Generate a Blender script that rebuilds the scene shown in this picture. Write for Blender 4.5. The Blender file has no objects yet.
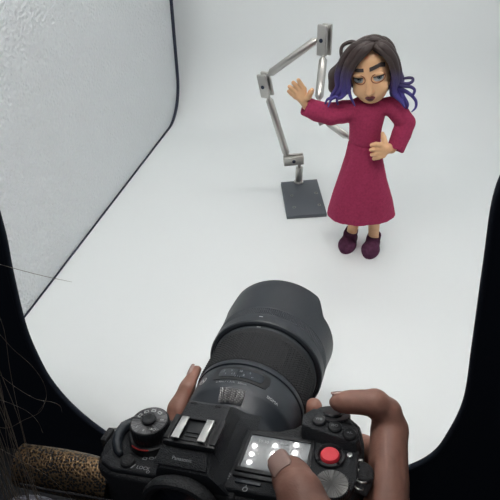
import bpy, bmesh, math, random
import numpy as np
from mathutils import Vector, Matrix

PI = math.pi
random.seed(5)
S = bpy.context.scene
COL = S.collection
A = lambda *a: np.array(a, dtype=float)

# ------------------------------------------------------------------ viewpoint
FPX = 520.0
PIT = math.radians(37)
HGT = 0.4634
cF = A(0, math.cos(PIT), -math.sin(PIT)); cU = A(0, math.sin(PIT), math.cos(PIT)); cR = A(1, 0, 0)
cC = A(0, 0, HGT)
def ray(x, y): return cF + (x - 250) / FPX * cR + (250 - y) / FPX * cU
def on_floor(x, y, z=0.0):
    d = ray(x, y); return cC + d * ((z - HGT) / d[2])
def at_y(x, y, Y):
    d = ray(x, y); return cC + d * (Y / d[1])
def at_depth(x, y, d): return cC + ray(x, y) * d

cam = bpy.data.cameras.new('camera'); cam.sensor_width = 36; cam.lens = FPX / 500 * 36
cam.clip_start = 0.01
co = bpy.data.objects.new('camera', cam); COL.objects.link(co)
co.location = cC; co.rotation_euler = (PI / 2 - PIT, 0, 0)
S.camera = co

# ------------------------------------------------------------------ materials
def mat(name, col, rough=.5, metal=0.0, bump=0, bscale=200, spec=.5, sss=0, coat=0, emit=0, var=0, vscale=40, sheen=0):
    m = bpy.data.materials.new(name); m.use_nodes = True
    nt = m.node_tree; b = nt.nodes['Principled BSDF']
    b.inputs['Base Color'].default_value = (*col, 1)
    b.inputs['Roughness'].default_value = rough
    b.inputs['Metallic'].default_value = metal
    b.inputs['Specular IOR Level'].default_value = spec
    if sheen:
        b.inputs['Sheen Weight'].default_value = sheen; b.inputs['Sheen Roughness'].default_value = .5
        b.inputs['Sheen Tint'].default_value = (*[min(1, c * 2 + .1) for c in col], 1)
    if coat:
        b.inputs['Coat Weight'].default_value = coat; b.inputs['Coat Roughness'].default_value = .05
    if sss:
        b.inputs['Subsurface Weight'].default_value = sss
        b.inputs['Subsurface Radius'].default_value = (1, .4, .25)
        b.inputs['Subsurface Scale'].default_value = .003
    if emit:
        b.inputs['Emission Color'].default_value = (*col, 1); b.inputs['Emission Strength'].default_value = emit
    tc = nt.nodes.new('ShaderNodeTexCoord')
    if bump:
        n = nt.nodes.new('ShaderNodeTexNoise'); n.inputs['Scale'].default_value = bscale; n.inputs['Detail'].default_value = 4
        bp = nt.nodes.new('ShaderNodeBump'); bp.inputs['Strength'].default_value = bump; bp.inputs['Distance'].default_value = .001
        nt.links.new(tc.outputs['Object'], n.inputs['Vector']); nt.links.new(n.outputs['Fac'], bp.inputs['Height'])
        nt.links.new(bp.outputs['Normal'], b.inputs['Normal'])
    if var:
        n = nt.nodes.new('ShaderNodeTexNoise'); n.inputs['Scale'].default_value = vscale; n.inputs['Detail'].default_value = 5
        r = nt.nodes.new('ShaderNodeValToRGB')
        r.color_ramp.elements[0].position = .3; r.color_ramp.elements[1].position = .7
        r.color_ramp.elements[0].color = (*[c * (1 - var) for c in col], 1)
        r.color_ramp.elements[1].color = (*[min(1, c * (1 + var)) for c in col], 1)
        nt.links.new(tc.outputs['Object'], n.inputs['Vector']); nt.links.new(n.outputs['Fac'], r.inputs['Fac'])
        nt.links.new(r.outputs['Color'], b.inputs['Base Color'])
    return m

M = {}
M['sweep'] = mat('white_sweep', (.80, .83, .83), .6, bump=.05, bscale=30)
M['white_lining'] = mat('white_lining', (.8, .82, .83), .7)
M['navy'] = mat('navy_binding', (.012, .016, .035), .7)
M['black_cloth'] = mat('black_cloth', (.011, .015, .024), .85, bump=.2, bscale=700, spec=.2)
M['table'] = mat('dark_table', (.01, .011, .014), .6)
M['diode'] = mat('diode', (1, .98, .95), .5, emit=42)
M['diode_bright'] = mat('diode_bright', (1, .98, .95), .5, emit=138)
M['board'] = mat('led_board', (.75, .76, .76), .5)
M['steel'] = mat('brushed_steel', (.50, .485, .46), .33, 1.0, bump=.05, bscale=900)
M['steel_dark'] = mat('dark_bolt', (.05, .06, .09), .35, 1.0)
M['plate_grey'] = mat('anodised_plate', (.075, .085, .10), .55, bump=.1, bscale=900)
M['hole'] = mat('dark_hole', (.01, .01, .012), .8)
M['skin_clay'] = mat('puppet_skin', (.74, .44, .245), .48, bump=.04, bscale=150, spec=.35, sss=.08)
M['felt'] = mat('raspberry_felt', (.31, .034, .088), .95, bump=.5, bscale=900, spec=.1, var=.14, vscale=350, sheen=.25)
M['shoe'] = mat('plum_suede', (.085, .026, .058), .9, bump=.5, bscale=900, spec=.15, var=.25, vscale=250, sheen=.15)
M['brow'] = mat('brow', (.045, .032, .03), .6)
M['eye_white'] = mat('eye_white', (.42, .42, .42), .3)
M['iris'] = mat('iris', (.07, .10, .12), .25)
M['pupil'] = mat('pupil', (.008, .009, .012), .2)
M['lash'] = mat('lash', (.02, .012, .012), .6)
M['lid_rim'] = mat('lid_rim', (.30, .085, .03), .5)
M['lip'] = mat('lips', (.17, .03, .04), .45)
M['mouth_in'] = mat('mouth_inside', (.05, .008, .012), .5)
M['skin'] = mat('hand_skin', (.245, .122, .09), .48, bump=.35, bscale=260, spec=.4, sss=.1, var=.16, vscale=60)
M['nail'] = mat('fingernail', (.31, .20, .17), .22)
M['strand'] = mat('photographer_hair', (.16, .125, .09), .45)
M['grey_knit'] = mat('grey_knit', (.10, .10, .12), .9, bump=.8, bscale=500, var=.6, vscale=500)
# camera body
M['body'] = mat('camera_black', (.012, .014, .017), .5, bump=.8, bscale=1500, spec=.4, var=.5, vscale=1600)
M['body_smooth'] = mat('camera_black_smooth', (.009, .010, .012), .38, spec=.4)
M['rubber'] = mat('black_rubber', (.007, .008, .010), .7, bump=.6, bscale=900)
M['lens'] = mat('lens_black', (.018, .023, .030), .40, bump=.15, bscale=1500)
M['hoodm'] = mat('lens_hood_black', (.017, .021, .027), .45, bump=.2, bscale=1500)
M['chrome'] = mat('chrome_rail', (.62, .62, .60), .28, 1.0)
M['paint'] = mat('white_paint', (.55, .56, .56), .6)
M['paint_dim'] = mat('grey_paint', (.26, .27, .28), .6)
M['redline'] = mat('red_paint', (.32, .015, .012), .5)
M['redbtn'] = mat('red_button', (.78, .045, .065), .42)
M['window'] = mat('window_plastic', (.008, .012, .02), .12, coat=.6)
M['webbing'] = mat('black_webbing', (.012, .012, .014), .8, bump=.6, bscale=600)

def node_mat(name):
    m = bpy.data.materials.new(name); m.use_nodes = True
    nt = m.node_tree
    return m, nt, nt.nodes['Principled BSDF'], nt.nodes.new('ShaderNodeTexCoord')

# silver pebbled panel
m, nt, b, tc = node_mat('silver_pebbled_panel'); M['silver'] = m
b.inputs['Base Color'].default_value = (.78, .80, .815, 1); b.inputs['Metallic'].default_value = .5; b.inputs['Roughness'].default_value = .34
v = nt.nodes.new('ShaderNodeTexVoronoi'); v.inputs['Scale'].default_value = 230; v.feature = 'F1'
n2 = nt.nodes.new('ShaderNodeTexNoise'); n2.inputs['Scale'].default_value = 9; n2.inputs['Detail'].default_value = 3
ad = nt.nodes.new('ShaderNodeMath'); ad.operation = 'MULTIPLY_ADD'; ad.inputs[1].default_value = .08
bp = nt.nodes.new('ShaderNodeBump'); bp.inputs['Strength'].default_value = .7; bp.inputs['Distance'].default_value = .0036
nt.links.new(tc.outputs['Object'], v.inputs['Vector']); nt.links.new(tc.outputs['Object'], n2.inputs['Vector'])
nt.links.new(n2.outputs['Fac'], ad.inputs[0]); nt.links.new(v.outputs['Distance'], ad.inputs[2])
nt.links.new(ad.outputs[0], bp.inputs['Height']); nt.links.new(bp.outputs['Normal'], b.inputs['Normal'])

# clay hair: dark brown roots dyed violet towards the tips (object Z in the puppet's own frame)
m, nt, b, tc = node_mat('dyed_clay_hair'); M['hair'] = m
b.inputs['Roughness'].default_value = .5; b.inputs['Specular IOR Level'].default_value = .4
sx = nt.nodes.new('ShaderNodeSeparateXYZ'); nz = nt.nodes.new('ShaderNodeTexNoise'); nz.inputs['Scale'].default_value = 60
ma = nt.nodes.new('ShaderNodeMath'); ma.operation = 'MULTIPLY_ADD'; ma.inputs[1].default_value = .012
mr = nt.nodes.new('ShaderNodeMapRange'); mr.inputs['From Min'].default_value = .247; mr.inputs['From Max'].default_value = .279
rp = nt.nodes.new('ShaderNodeValToRGB'); rp.color_ramp.elements[0].color = (.058, .044, .23, 1); rp.color_ramp.elements[1].color = (.042, .028, .026, 1)
nt.links.new(tc.outputs['Object'], sx.inputs[0]); nt.links.new(tc.outputs['Object'], nz.inputs['Vector'])
nt.links.new(nz.outputs['Fac'], ma.inputs[0]); nt.links.new(sx.outputs['Z'], ma.inputs[2])
nt.links.new(ma.outputs[0], mr.inputs['Value']); nt.links.new(mr.outputs[0], rp.inputs['Fac']); nt.links.new(rp.outputs['Color'], b.inputs['Base Color'])
M['hair_brown'] = mat('brown_clay_hair', (.042, .028, .026), .5, bump=.1, bscale=200)

# gold strap speckled with black scales
m, nt, b, tc = node_mat('gold_speckled_strap'); M['gold'] = m
b.inputs['Roughness'].default_value = .42
v = nt.nodes.new('ShaderNodeTexVoronoi'); v.inputs['Scale'].default_value = 620
nn = nt.nodes.new('ShaderNodeTexNoise'); nn.inputs['Scale'].default_value = 120
cm = nt.nodes.new('ShaderNodeMath'); cm.operation = 'ADD'
mm = nt.nodes.new('ShaderNodeMath'); mm.operation = 'MULTIPLY'; mm.inputs[1].default_value = .45
rp = nt.nodes.new('ShaderNodeValToRGB'); rp.color_ramp.elements[0].position = .66; rp.color_ramp.elements[1].position = .78
rp.color_ramp.elements[0].color = (.008, .008, .009, 1); rp.color_ramp.elements[1].color = (.22, .145, .08, 1)
mt = nt.nodes.new('ShaderNodeMath'); mt.operation = 'GREATER_THAN'; mt.inputs[1].default_value = .6
bp = nt.nodes.new('ShaderNodeBump'); bp.inputs['Strength'].default_value = .6; bp.inputs['Distance'].default_value = .0006
nt.links.new(tc.outputs['Object'], v.inputs['Vector']); nt.links.new(tc.outputs['Object'], nn.inputs['Vector'])
nt.links.new(nn.outputs['Fac'], mm.inputs[0]); nt.links.new(v.outputs['Distance'], cm.inputs[0]); nt.links.new(mm.outputs[0], cm.inputs[1])
nt.links.new(cm.outputs[0], rp.inputs['Fac']); nt.links.new(rp.outputs['Color'], b.inputs['Base Color'])
nt.links.new(cm.outputs[0], mt.inputs[0]); nt.links.new(mt.outputs[0], b.inputs['Metallic'])
nt.links.new(cm.outputs[0], bp.inputs['Height']); nt.links.new(bp.outputs['Normal'], b.inputs['Normal'])

# spun metal (radial anisotropy)
def spun(name, col, rough):
    m, nt, b, tc = node_mat(name)
    b.inputs['Base Color'].default_value = (*col, 1); b.inputs['Metallic'].default_value = 1; b.inputs['Roughness'].default_value = rough
    b.inputs['Anisotropic'].default_value = .85
    t = nt.nodes.new('ShaderNodeTangent'); t.direction_type = 'RADIAL'; t.axis = 'Z'
    nt.links.new(t.outputs[0], b.inputs['Tangent'])
    # concentric machining leaves slightly uneven sectors
    sp = nt.nodes.new('ShaderNodeSeparateXYZ'); at = nt.nodes.new('ShaderNodeMath'); at.operation = 'ARCTAN2'
    nz = nt.nodes.new('ShaderNodeTexNoise'); nz.noise_dimensions = '1D'; nz.inputs['Scale'].default_value = 5; nz.inputs['Detail'].default_value = 3
    bp = nt.nodes.new('ShaderNodeBump'); bp.inputs['Strength'].default_value = .8; bp.inputs['Distance'].default_value = .004
    nt.links.new(tc.outputs['Object'], sp.inputs[0]); nt.links.new(sp.outputs['Y'], at.inputs[0]); nt.links.new(sp.outputs['X'], at.inputs[1])
    nt.links.new(at.outputs[0], nz.inputs['W']); nt.links.new(nz.outputs['Fac'], bp.inputs['Height']); nt.links.new(bp.outputs['Normal'], b.inputs['Normal'])
    return m
M['spun'] = spun('spun_metal', (.27, .265, .26), .36)
M['spun_dark'] = spun('spun_dark_metal', (.17, .17, .175), .30)

# status display: dim grey liquid crystal under glass
m, nt, b, tc = node_mat('status_display'); M['display'] = m
b.inputs['Base Color'].default_value = (.10, .115, .13, 1); b.inputs['Roughness'].default_value = .12
b.inputs['Coat Weight'].default_value = 1; b.inputs['Coat Roughness'].default_value = .02

# ------------------------------------------------------------------ mesh helpers
def tag(o, label=None, cat=None, group=None, kind=None):
    if label: o['label'] = label
    if cat: o['category'] = cat
    if group: o['group'] = group
    if kind: o['kind'] = kind
    return o
def empty(name, mtx=None):
    o = bpy.data.objects.new(name, None); o.empty_display_size = .02; COL.objects.link(o)
    if mtx is not None: o.matrix_world = mtx
    return o
def mk(name, V, Fc, m, parent=None, scale=.001, smooth=35, loc=None, rot=None):
    """link one mesh object; V in mm (scale .001) in the parent's frame"""
    me = bpy.data.meshes.new(name)
    V = np.asarray(V, dtype=float) * scale
    me.from_pydata(V.tolist(), [], [tuple(int(i) for i in f) for f in Fc])
    me.validate(); me.update()
    bm = bmesh.new(); bm.from_mesh(me); bmesh.ops.recalc_face_normals(bm, faces=bm.faces); bm.to_mesh(me); bm.free()
    if smooth:
        me.polygons.foreach_set('use_smooth', [True] * len(me.polygons))
        if smooth < 180: me.set_sharp_from_angle(angle=math.radians(smooth))
    me.materials.append(m)
    o = bpy.data.objects.new(name, me); COL.objects.link(o)
    if parent: o.parent = parent
    if loc is not None: o.location = loc
    if rot is not None: o.rotation_euler = rot
    return o
class MB:
    """collects pieces of one mesh"""
    def __init__(s): s.V = []; s.F = []
    def add(s, V, F):
        n = len(s.V); s.V += [tuple(v) for v in V]; s.F += [tuple(i + n for i in f) for f in F]; return s
    def build(s, name, m, parent=None, **k): return mk(name, s.V, s.F, m, parent, **k)
def bm_out(bm):
    bm.verts.index_update(); V = [tuple(v.co) for v in bm.verts]; F = [tuple(v.index for v in f.verts) for f in bm.faces]
    bm.free(); return V, F
def box(c, h, bev=0, seg=2, R=None):
    bm = bmesh.new(); bmesh.ops.create_cube(bm, size=2)
    for v in bm.verts: v.co = Vector((v.co.x * h[0], v.co.y * h[1], v.co.z * h[2]))
    if bev: bmesh.ops.bevel(bm, geom=bm.edges[:], offset=bev, segments=seg, profile=.5, affect='EDGES', clamp_overlap=True)
    V, F = bm_out(bm)
    V = np.array(V)
    if R is not None: V = V @ np.array(R).T
    return V + A(*c), F
def prism(poly, z0, z1, bev=0, seg=2, top=None):
    """poly: list of (x,y); extrude z0..z1 (z may be callables of x,y)"""
    n = len(poly)
    zf = lambda z, p: z(*p) if callable(z) else z
    bm = bmesh.new()
    lo = [bm.verts.new((p[0], p[1], zf(z0, p))) for p in poly]
    tp = top or poly
    hi = [bm.verts.new((p[0], p[1], zf(z1, p))) for p in tp]
    bm.faces.new(lo[::-1]); bm.faces.new(hi)
    for i in range(n): bm.faces.new((lo[i], lo[(i + 1) % n], hi[(i + 1) % n], hi[i]))
    if bev: bmesh.ops.bevel(bm, geom=bm.edges[:], offset=bev, segments=seg, profile=.5, affect='EDGES', clamp_overlap=True)
    return bm_out(bm)
def frame_of(d):
    d = np.array(d, float); d /= np.linalg.norm(d)
    a = A(0, 0, 1) if abs(d[2]) < .9 else A(1, 0, 0)
    x = np.cross(a, d); x /= np.linalg.norm(x); y = np.cross(d, x); return x, y, d
def lathe(prof, seg=48, c=(0, 0, 0), axis=(0, 0, 1), closed=False, rfun=None):
    """prof: (radius, height) list; rotates about axis through c"""
    x, y, d = frame_of(axis); V = []; F = []
    for r, h in prof:
        for k in range(seg):
            a = 2 * PI * k / seg
            rr, hh = rfun(r, h, a) if rfun else (r, h)
            V.append(A(*c) + d * hh + (x * math.cos(a) + y * math.sin(a)) * rr)
    n = len(prof)
    for i in range(n - 1 + (1 if closed else 0)):
        j = (i + 1) % n
        for k in range(seg):
            q = (k + 1) % seg
            F.append((i * seg + k, i * seg + q, j * seg + q, j * seg + k))
    if not closed:
        F.append(tuple(range(seg))[::-1]); F.append(tuple((n - 1) * seg + k for k in range(seg)))
    return V, F
def cyl(a, b, r, seg=24, bev=0, r2=None):
    a = A(*a); b = A(*b); L = np.linalg.norm(b - a); r2 = r if r2 is None else r2
    if bev: pr = [(r - bev, 0), (r - bev * .3, bev * .3), (r, bev), (r2, L - bev), (r2 - bev * .3, L - bev * .3), (r2 - bev, L)]
    else: pr = [(r, 0), (r2, L)]
    return lathe(pr, seg, a, b - a)
def catmull(P, n=8):
    P = np.array(P, float); out = []
    Q = np.vstack([2 * P[0] - P[1], P, 2 * P[-1] - P[-2]])
    for i in range(1, len(Q) - 2):
        for t in np.linspace(0, 1, n, endpoint=False):
            a, b, c, d = Q[i - 1], Q[i], Q[i + 1], Q[i + 2]
            out.append(.5 * (2 * b + (c - a) * t + (2 * a - 5 * b + 4 * c - d) * t * t + (3 * b - a - 3 * c + d) * t ** 3))
    out.append(P[-1]); return np.array(out)
def tube(P, R, seg=10, n=6, flat=None, closed=False):
    """swept tube; P control points, R radius per control point; flat=(axis, factor) squashes it"""
    P = np.array(P, float); R = np.array([R] * len(P) if np.isscalar(R) else R, float)
    C = catmull(np.column_stack([P, R]), n); Pp, Rr = C[:, :3], np.maximum(C[:, 3], 1e-4)
    T = np.gradient(Pp, axis=0); T /= np.linalg.norm(T, axis=1)[:, None] + 1e-12
    x, y, _ = frame_of(T[0]); V = []; F = []
    for i in range(len(Pp)):
        x = x - T[i] * (x @ T[i]); x /= np.linalg.norm(x); y = np.cross(T[i], x)
        for k in range(seg):
            a = 2 * PI * k / seg; o = (x * math.cos(a) + y * math.sin(a)) * Rr[i]
            if flat is not None:
                ax = A(*flat[0]); ax /= np.linalg.norm(ax); o = o - ax * (o @ ax) * (1 - flat[1])
            V.append(Pp[i] + o)
    N = len(Pp)
    for i in range(N - 1):
        for k in range(seg):
            q = (k + 1) % seg; F.append((i * seg + k, i * seg + q, (i + 1) * seg + q, (i + 1) * seg + k))
    F.append(tuple(range(seg))[::-1]); F.append(tuple((N - 1) * seg + k for k in range(seg)))
    return V, F
def torus(c, axis, R, r, seg=40, s2=10, a0=0, a1=2 * PI):
    x, y, d = frame_of(axis)
    if a1 - a0 >= 2 * PI - 1e-6:
        return lathe([(R + r * math.cos(t), r * math.sin(t)) for t in np.linspace(0, 2 * PI, s2, endpoint=False)], seg, c, axis, closed=True)
    P = [A(*c) + (x * math.cos(t) + y * math.sin(t)) * R for t in np.linspace(a0, a1, 10)]
    return tube(P, r, s2, 3)
def text(body, size, fn=None, align='CENTER', depth=.15):
    """flat lettering as a mesh; fn maps (x,y,z) in mm into the part's frame"""
    cu = bpy.data.curves.new('lettering', 'FONT'); cu.body = body; cu.size = size; cu.extrude = depth
    cu.align_x = align; cu.align_y = 'CENTER'; cu.resolution_u = 3
    o = bpy.data.objects.new('lettering', cu); COL.objects.link(o)
    dg = bpy.context.evaluated_depsgraph_get(); dg.update()
    me = o.evaluated_get(dg).to_mesh()
    V = [tuple(v.co) for v in me.vertices]; F = [tuple(p.vertices) for p in me.polygons]
    o.evaluated_get(dg).to_mesh_clear(); bpy.data.objects.remove(o); bpy.data.curves.remove(cu)
    if fn: V = [fn(*v) for v in V]
    return V, F

# ------------------------------------------------------------------ signed-distance sculpting
def smin(a, b, k):
    if k <= 0: return np.minimum(a, b)
    h = np.maximum(k - np.abs(a - b), 0) / k
    return np.minimum(a, b) - h * h * k * .25
class SDF:
    def __init__(s, vox): s.v = vox; s.ops = []
    def _p(s, fn, lo, hi, k, sub): s.ops.append((fn, np.array(lo, float), np.array(hi, float), k, sub)); return s
    def cone(s, a, b, ra, rb, k=2.0, sub=False):
        a, b = A(*a), A(*b); ba = b - a; L2 = max(ba @ ba, 1e-9); m = max(ra, rb)
        def fn(P):
            t = np.clip(((P - a) @ ba) / L2, 0, 1)
            return np.linalg.norm(P - a - t[..., None] * ba, axis=-1) - (ra + (rb - ra) * t)
        return s._p(fn, np.minimum(a, b) - m, np.maximum(a, b) + m, k, sub)
    def chain(s, pts, rs, k=2.0, sub=False):
        for i in range(len(pts) - 1): s.cone(pts[i], pts[i + 1], rs[i], rs[i + 1], k, sub)
        return s
    def ell(s, c, r, R=None, k=2.0, sub=False):
        c, r = A(*c), A(*r); m = max(r)
        def fn(P):
            p = P - c
            if R is not None: p = p @ np.array(R)
            k0 = np.linalg.norm(p / r, axis=-1); k1 = np.linalg.norm(p / (r * r), axis=-1) + 1e-9
            return k0 * (k0 - 1) / k1
        return s._p(fn, c - m, c + m, k, sub)
    def rings(s, prof, k=2.0, sub=False, wob=None):
        """prof rows: z, cx, cy, rx, ry - stacked ellipses"""
        q = np.array(prof, float); q = q[np.argsort(q[:, 0])]
        from_z = q[:, 0]
        def fn(P):
            z = P[..., 2]; g = lambda i: np.interp(z, from_z, q[:, i])
            rx, ry = g(3), g(4); dx, dy = (P[..., 0] - g(1)), (P[..., 1] - g(2))
            if wob is not None:
                w = wob(np.arctan2(dy, dx), z); rx = rx * w; ry = ry * w
            d = (np.sqrt((dx / rx) ** 2 + (dy / ry) ** 2) - 1) * np.minimum(rx, ry)
            return np.maximum(d, np.maximum(from_z[0] - z, z - from_z[-1]))
        mx = q[:, 3].max() * 1.15; my = q[:, 4].max() * 1.15
        return s._p(fn, (q[:, 1].min() - mx, q[:, 2].min() - my, from_z[0]), (q[:, 1].max() + mx, q[:, 2].max() + my, from_z[-1]), k, sub)
    def fn(s, f, lo, hi, k=0, sub=False): return s._p(f, lo, hi, k, sub)
    def eval(s, P):
        D = np.full(P.shape[:-1], 1e3)
        for f, lo, hi, k, sub in s.ops:
            d = f(P)
            D = -smin(-D, d, k) if sub else smin(D, d, k)
        return D
    def mesh(s, smooth_it=1):
        v = s.v
        lo = np.min([o[1] for o in s.ops if not o[4]], axis=0) - 4 * v; hi = np.max([o[2] for o in s.ops if not o[4]], axis=0) + 4 * v
        n = np.ceil((hi - lo) / v).astype(int) + 1
        ax = [lo[i] + v * np.arange(n[i]) for i in range(3)]
        D = np.full(n, 1e3)
        for f, l, h, k, sub in s.ops:
            mg = k + 3 * v
            i0 = np.maximum(np.floor((l - mg - lo) / v).astype(int), 0); i1 = np.minimum(np.ceil((h + mg - lo) / v).astype(int) + 1, n)
            if (i1 <= i0).any(): continue
            sl = tuple(slice(i0[i], i1[i]) for i in range(3))
            G = np.stack(np.meshgrid(*[ax[i][sl[i]] for i in range(3)], indexing='ij'), -1)
            d = f(G)
            D[sl] = -smin(-D[sl], d, k) if sub else smin(D[sl], d, k)
        I = D < 0
        off = [(a, b, c) for a in (0, 1) for b in (0, 1) for c in (0, 1)]
        cn = np.array(n) - 1
        cs = lambda X, o: X[o[0]:o[0] + cn[0], o[1]:o[1] + cn[1], o[2]:o[2] + cn[2]]
        cnt = sum(cs(I, o).astype(np.int8) for o in off)
        act = (cnt > 0) & (cnt < 8)
        ids = -np.ones(cn, int); idx = np.argwhere(act); ids[act] = np.arange(len(idx))
        acc = np.zeros((len(idx), 3)); num = np.zeros(len(idx))
        g = lambda o: D[idx[:, 0] + o[0], idx[:, 1] + o[1], idx[:, 2] + o[2]]
        for o in off:
            for k in range(3):
                if o[k] == 0:
                    p = list(o); p[k] = 1
                    d0, d1 = g(o), g(p); c = (d0 < 0) != (d1 < 0)
                    t = np.where(c, d0 / np.where(c, d0 - d1, 1), 0)
                    q = np.tile(np.array(o, float), (len(idx), 1)); q[:, k] = t
                    acc[c] += q[c]; num[c] += 1
        V = lo + v * (idx + acc / num[:, None])
        Q = []
        for k in range(3):
            a, b = [i for i in range(3) if i != k]
            sl0 = [slice(1, -1)] * 3; sl1 = [slice(1, -1)] * 3
            sl0[k] = slice(0, -1); sl1[k] = slice(1, None)
            e = np.argwhere(I[tuple(sl0)] != I[tuple(sl1)])
            e = e + np.array([0 if i == k else 1 for i in range(3)])
            da = np.zeros(3, int); da[a] = 1; db = np.zeros(3, int); db[b] = 1
            c = [e - da - db, e - db, e, e - da]
            w = [ids[x[:, 0], x[:, 1], x[:, 2]] for x in c]
            Q.append(np.stack(w, 1))
        Q = np.vstack(Q)
        for _ in range(smooth_it):
            nb = np.zeros_like(V); ct = np.zeros(len(V))
            for i in range(4):
                j = (i + 1) % 4
                np.add.at(nb, Q[:, i], V[Q[:, j]]); np.add.at(ct, Q[:, i], 1)
                np.add.at(nb, Q[:, j], V[Q[:, i]]); np.add.at(ct, Q[:, j], 1)
            V = .5 * V + .5 * nb / np.maximum(ct, 1)[:, None]
        return V, Q

# ================================================================== THE LIGHT TENT (setting)
ta = A(.19, .982, 0); ta /= np.linalg.norm(ta); tb = A(ta[1], -ta[0], 0); T0 = A(0, .25, 0)
def TW(s, t, z): return T0 + tb * s + ta * t + A(0, 0, z)
CEIL = .72; SL, SR = -.321, .37
# white sweep: floor that bends up into the back wall
V = []; F = []
prof = [(.004, 0)] + [(t, 0) for t in np.linspace(.1, .74, 9)]
Rr = .15
prof += [(.74 + Rr * math.sin(a), Rr - Rr * math.cos(a)) for a in np.linspace(0, PI / 2, 14)[1:]]
prof += [(.89, z) for z in np.linspace(.2, CEIL + .05, 6)]
xs = np.linspace(-.55, .60, 12)
for t, z in prof:
    for s in xs: V.append(TW(s, t, z))
nx = len(xs)
for i in range(len(prof) - 1):
    for k in range(nx - 1): F.append((i * nx + k, i * nx + k + 1, (i + 1) * nx + k + 1, (i + 1) * nx + k))
o = mk('floor', V, F, M['sweep'], scale=1, smooth=180); tag(o, kind='structure')
sm = o.modifiers.new('thick', 'SOLIDIFY'); sm.thickness = .002; sm.offset = -1
# dark table the tent stands on
V, F = box((0, .5, -.03), (1.1, 1.0, .025), .004); o = mk('floor_table', V, F, M['table'], scale=1); tag(o, kind='structure')

# silver left panel with a rounded lower far corner
def panel_outline(t0, t1, z0, z1, r, n=12):
    P = [(t0, z0), (t1 - r, z0)]
    P += [(t1 - r + r * math.sin(a), z0 + r - r * math.cos(a)) for a in np.linspace(0, PI / 2, n)[1:]]
    P += [(t1, z1), (t0, z1)]
    return P
def wall_panel(name, s, t0, t1, z1, r, m, th=.006, sign=-1):
    P = panel_outline(t0, t1, .003, z1, r); n = len(P)
    V = [TW(s, t, z) for t, z in P] + [TW(s + sign * th, t, z) for t, z in P]
    F = [tuple(range(n)), tuple(range(2 * n - 1, n - 1, -1))] + [(i, (i + 1) % n, n + (i + 1) % n, n + i) for i in range(n)]
    o = mk(name, V, F, m, scale=1); tag(o, kind='structure'); return P
P = wall_panel('wall_left', SL, .01, .826, CEIL, .085, M['silver'])
pts = [TW(SL + .0005, t, z) for t, z in P[:-1]]
rad = [.0018, .0022] + [.0040] * 5 + [.0048] * 6 + [.003]
rad = rad[:len(pts)]
pts = pts[:-1] + [pts[-2] + (pts[-1] - pts[-2]) * f for f in (.1, .3, .6, 1)]
dense = [pts[0] + (pts[1] - pts[0]) * f for f in (0, .3, .6, .85, .96)] + pts[1:]
V, F = tube(dense, [.0012, .0014, .0017, .002, .0023] + [.0027 + .0022 * min(1, i / 6) for i in range(len(dense) - 5)], 10, 3)
o = mk('trim_1', V, F, M['navy'], scale=1, smooth=180); tag(o, kind='structure')
wall_panel('wall_right', SR, .01, .88, CEIL, .05, M['silver'], sign=1)
V = [TW(s, t, CEIL + dz) for dz in (.002, .008) for s, t in ((SL - .01, 0), (SR + .01, 0), (SR + .01, .90), (SL - .01, .90))]
o = mk('ceiling', V, [(0, 1, 2, 3), (7, 6, 5, 4), (0, 1, 5, 4), (1, 2, 6, 5), (2, 3, 7, 6), (3, 0, 4, 7)], M['white_lining'], scale=1); tag(o, kind='structure')

# black front cover with its big rounded opening
def on_cover(x, y):
    d = ray(x, y); n = ta; t = ((T0 - cC) @ n) / (d @ n); p = cC + d * t - T0
    return (p @ tb, p[2])
left = [(0, 225), (10, 272), (22, 322), (33, 351), (50, 382), (76, 411), (110, 437), (140, 452), (185, 475)]
right = [(330, 487), (372, 480), (410, 468), (434, 455), (450, 435), (467, 400), (476, 345), (488, 262), (500, 190)]
hl = [on_cover(*p) for p in left]; hr = [on_cover(*p) for p in right]
ho = [(hl[0][0] - .004, .40), (hl[0][0] + .002, .34)] + hl + [on_cover(250, 492)] + hr + [(hr[-1][0] + .004, .36), (hr[-1][0] + .006, .40)]
ho = [tuple(p) for p in catmull(ho, 5)]
ho += [(hr[-1][0] - .01, .50), (hr[-1][0] - .07, .57), (.0, .60), (hl[0][0] + .06, .57), (hl[0][0] + .015, .50)]
n = len(ho); cxh, czh = 0.01, .30
oz0, oz1, os0, os1 = -.004, CEIL + .01, SL - .012, SR + .012
def outer(p):
    dx, dz = p[0] - cxh, p[1] - czh
    sc = min([((os1 if dx > 0 else os0) - cxh) / dx if abs(dx) > 1e-6 else 1e9, ((oz1 if dz > 0 else oz0) - czh) / dz if abs(dz) > 1e-6 else 1e9])
    return (cxh + dx * sc, czh + dz * sc)
ou = [outer(p) for p in ho]
# snap the nearest outer points to the rectangle's corners
for cx_, cz_ in ((os0, oz0), (os1, oz0), (os1, oz1), (os0, oz1)):
    k = min(range(n), key=lambda i: (ou[i][0] - cx_) ** 2 + (ou[i][1] - cz_) ** 2); ou[k] = (cx_, cz_)
V = [TW(s, -.002, z) for s, z in ho] + [TW(s, -.002, z) for s, z in ou] + [TW(s, .002, z) for s, z in ho] + [TW(s, .002, z) for s, z in ou]
F = []
for i in range(n):
    j = (i + 1) % n
    F += [(i, j, n + j, n + i), (2 * n + j, 2 * n + i, 3 * n + i, 3 * n + j), (i, 2 * n + i, 2 * n + j, j), (n + i, n + j, 3 * n + j, 3 * n + i)]
o = mk('wall_front', V, F, M['black_cloth'], scale=1); tag(o, kind='structure')
V, F = tube([TW(s, 0, z) for s, z in ho], .0026, 8, 2); o = mk('trim_2', V, F, M['black_cloth'], scale=1, smooth=180); tag(o, kind='structure')

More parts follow.
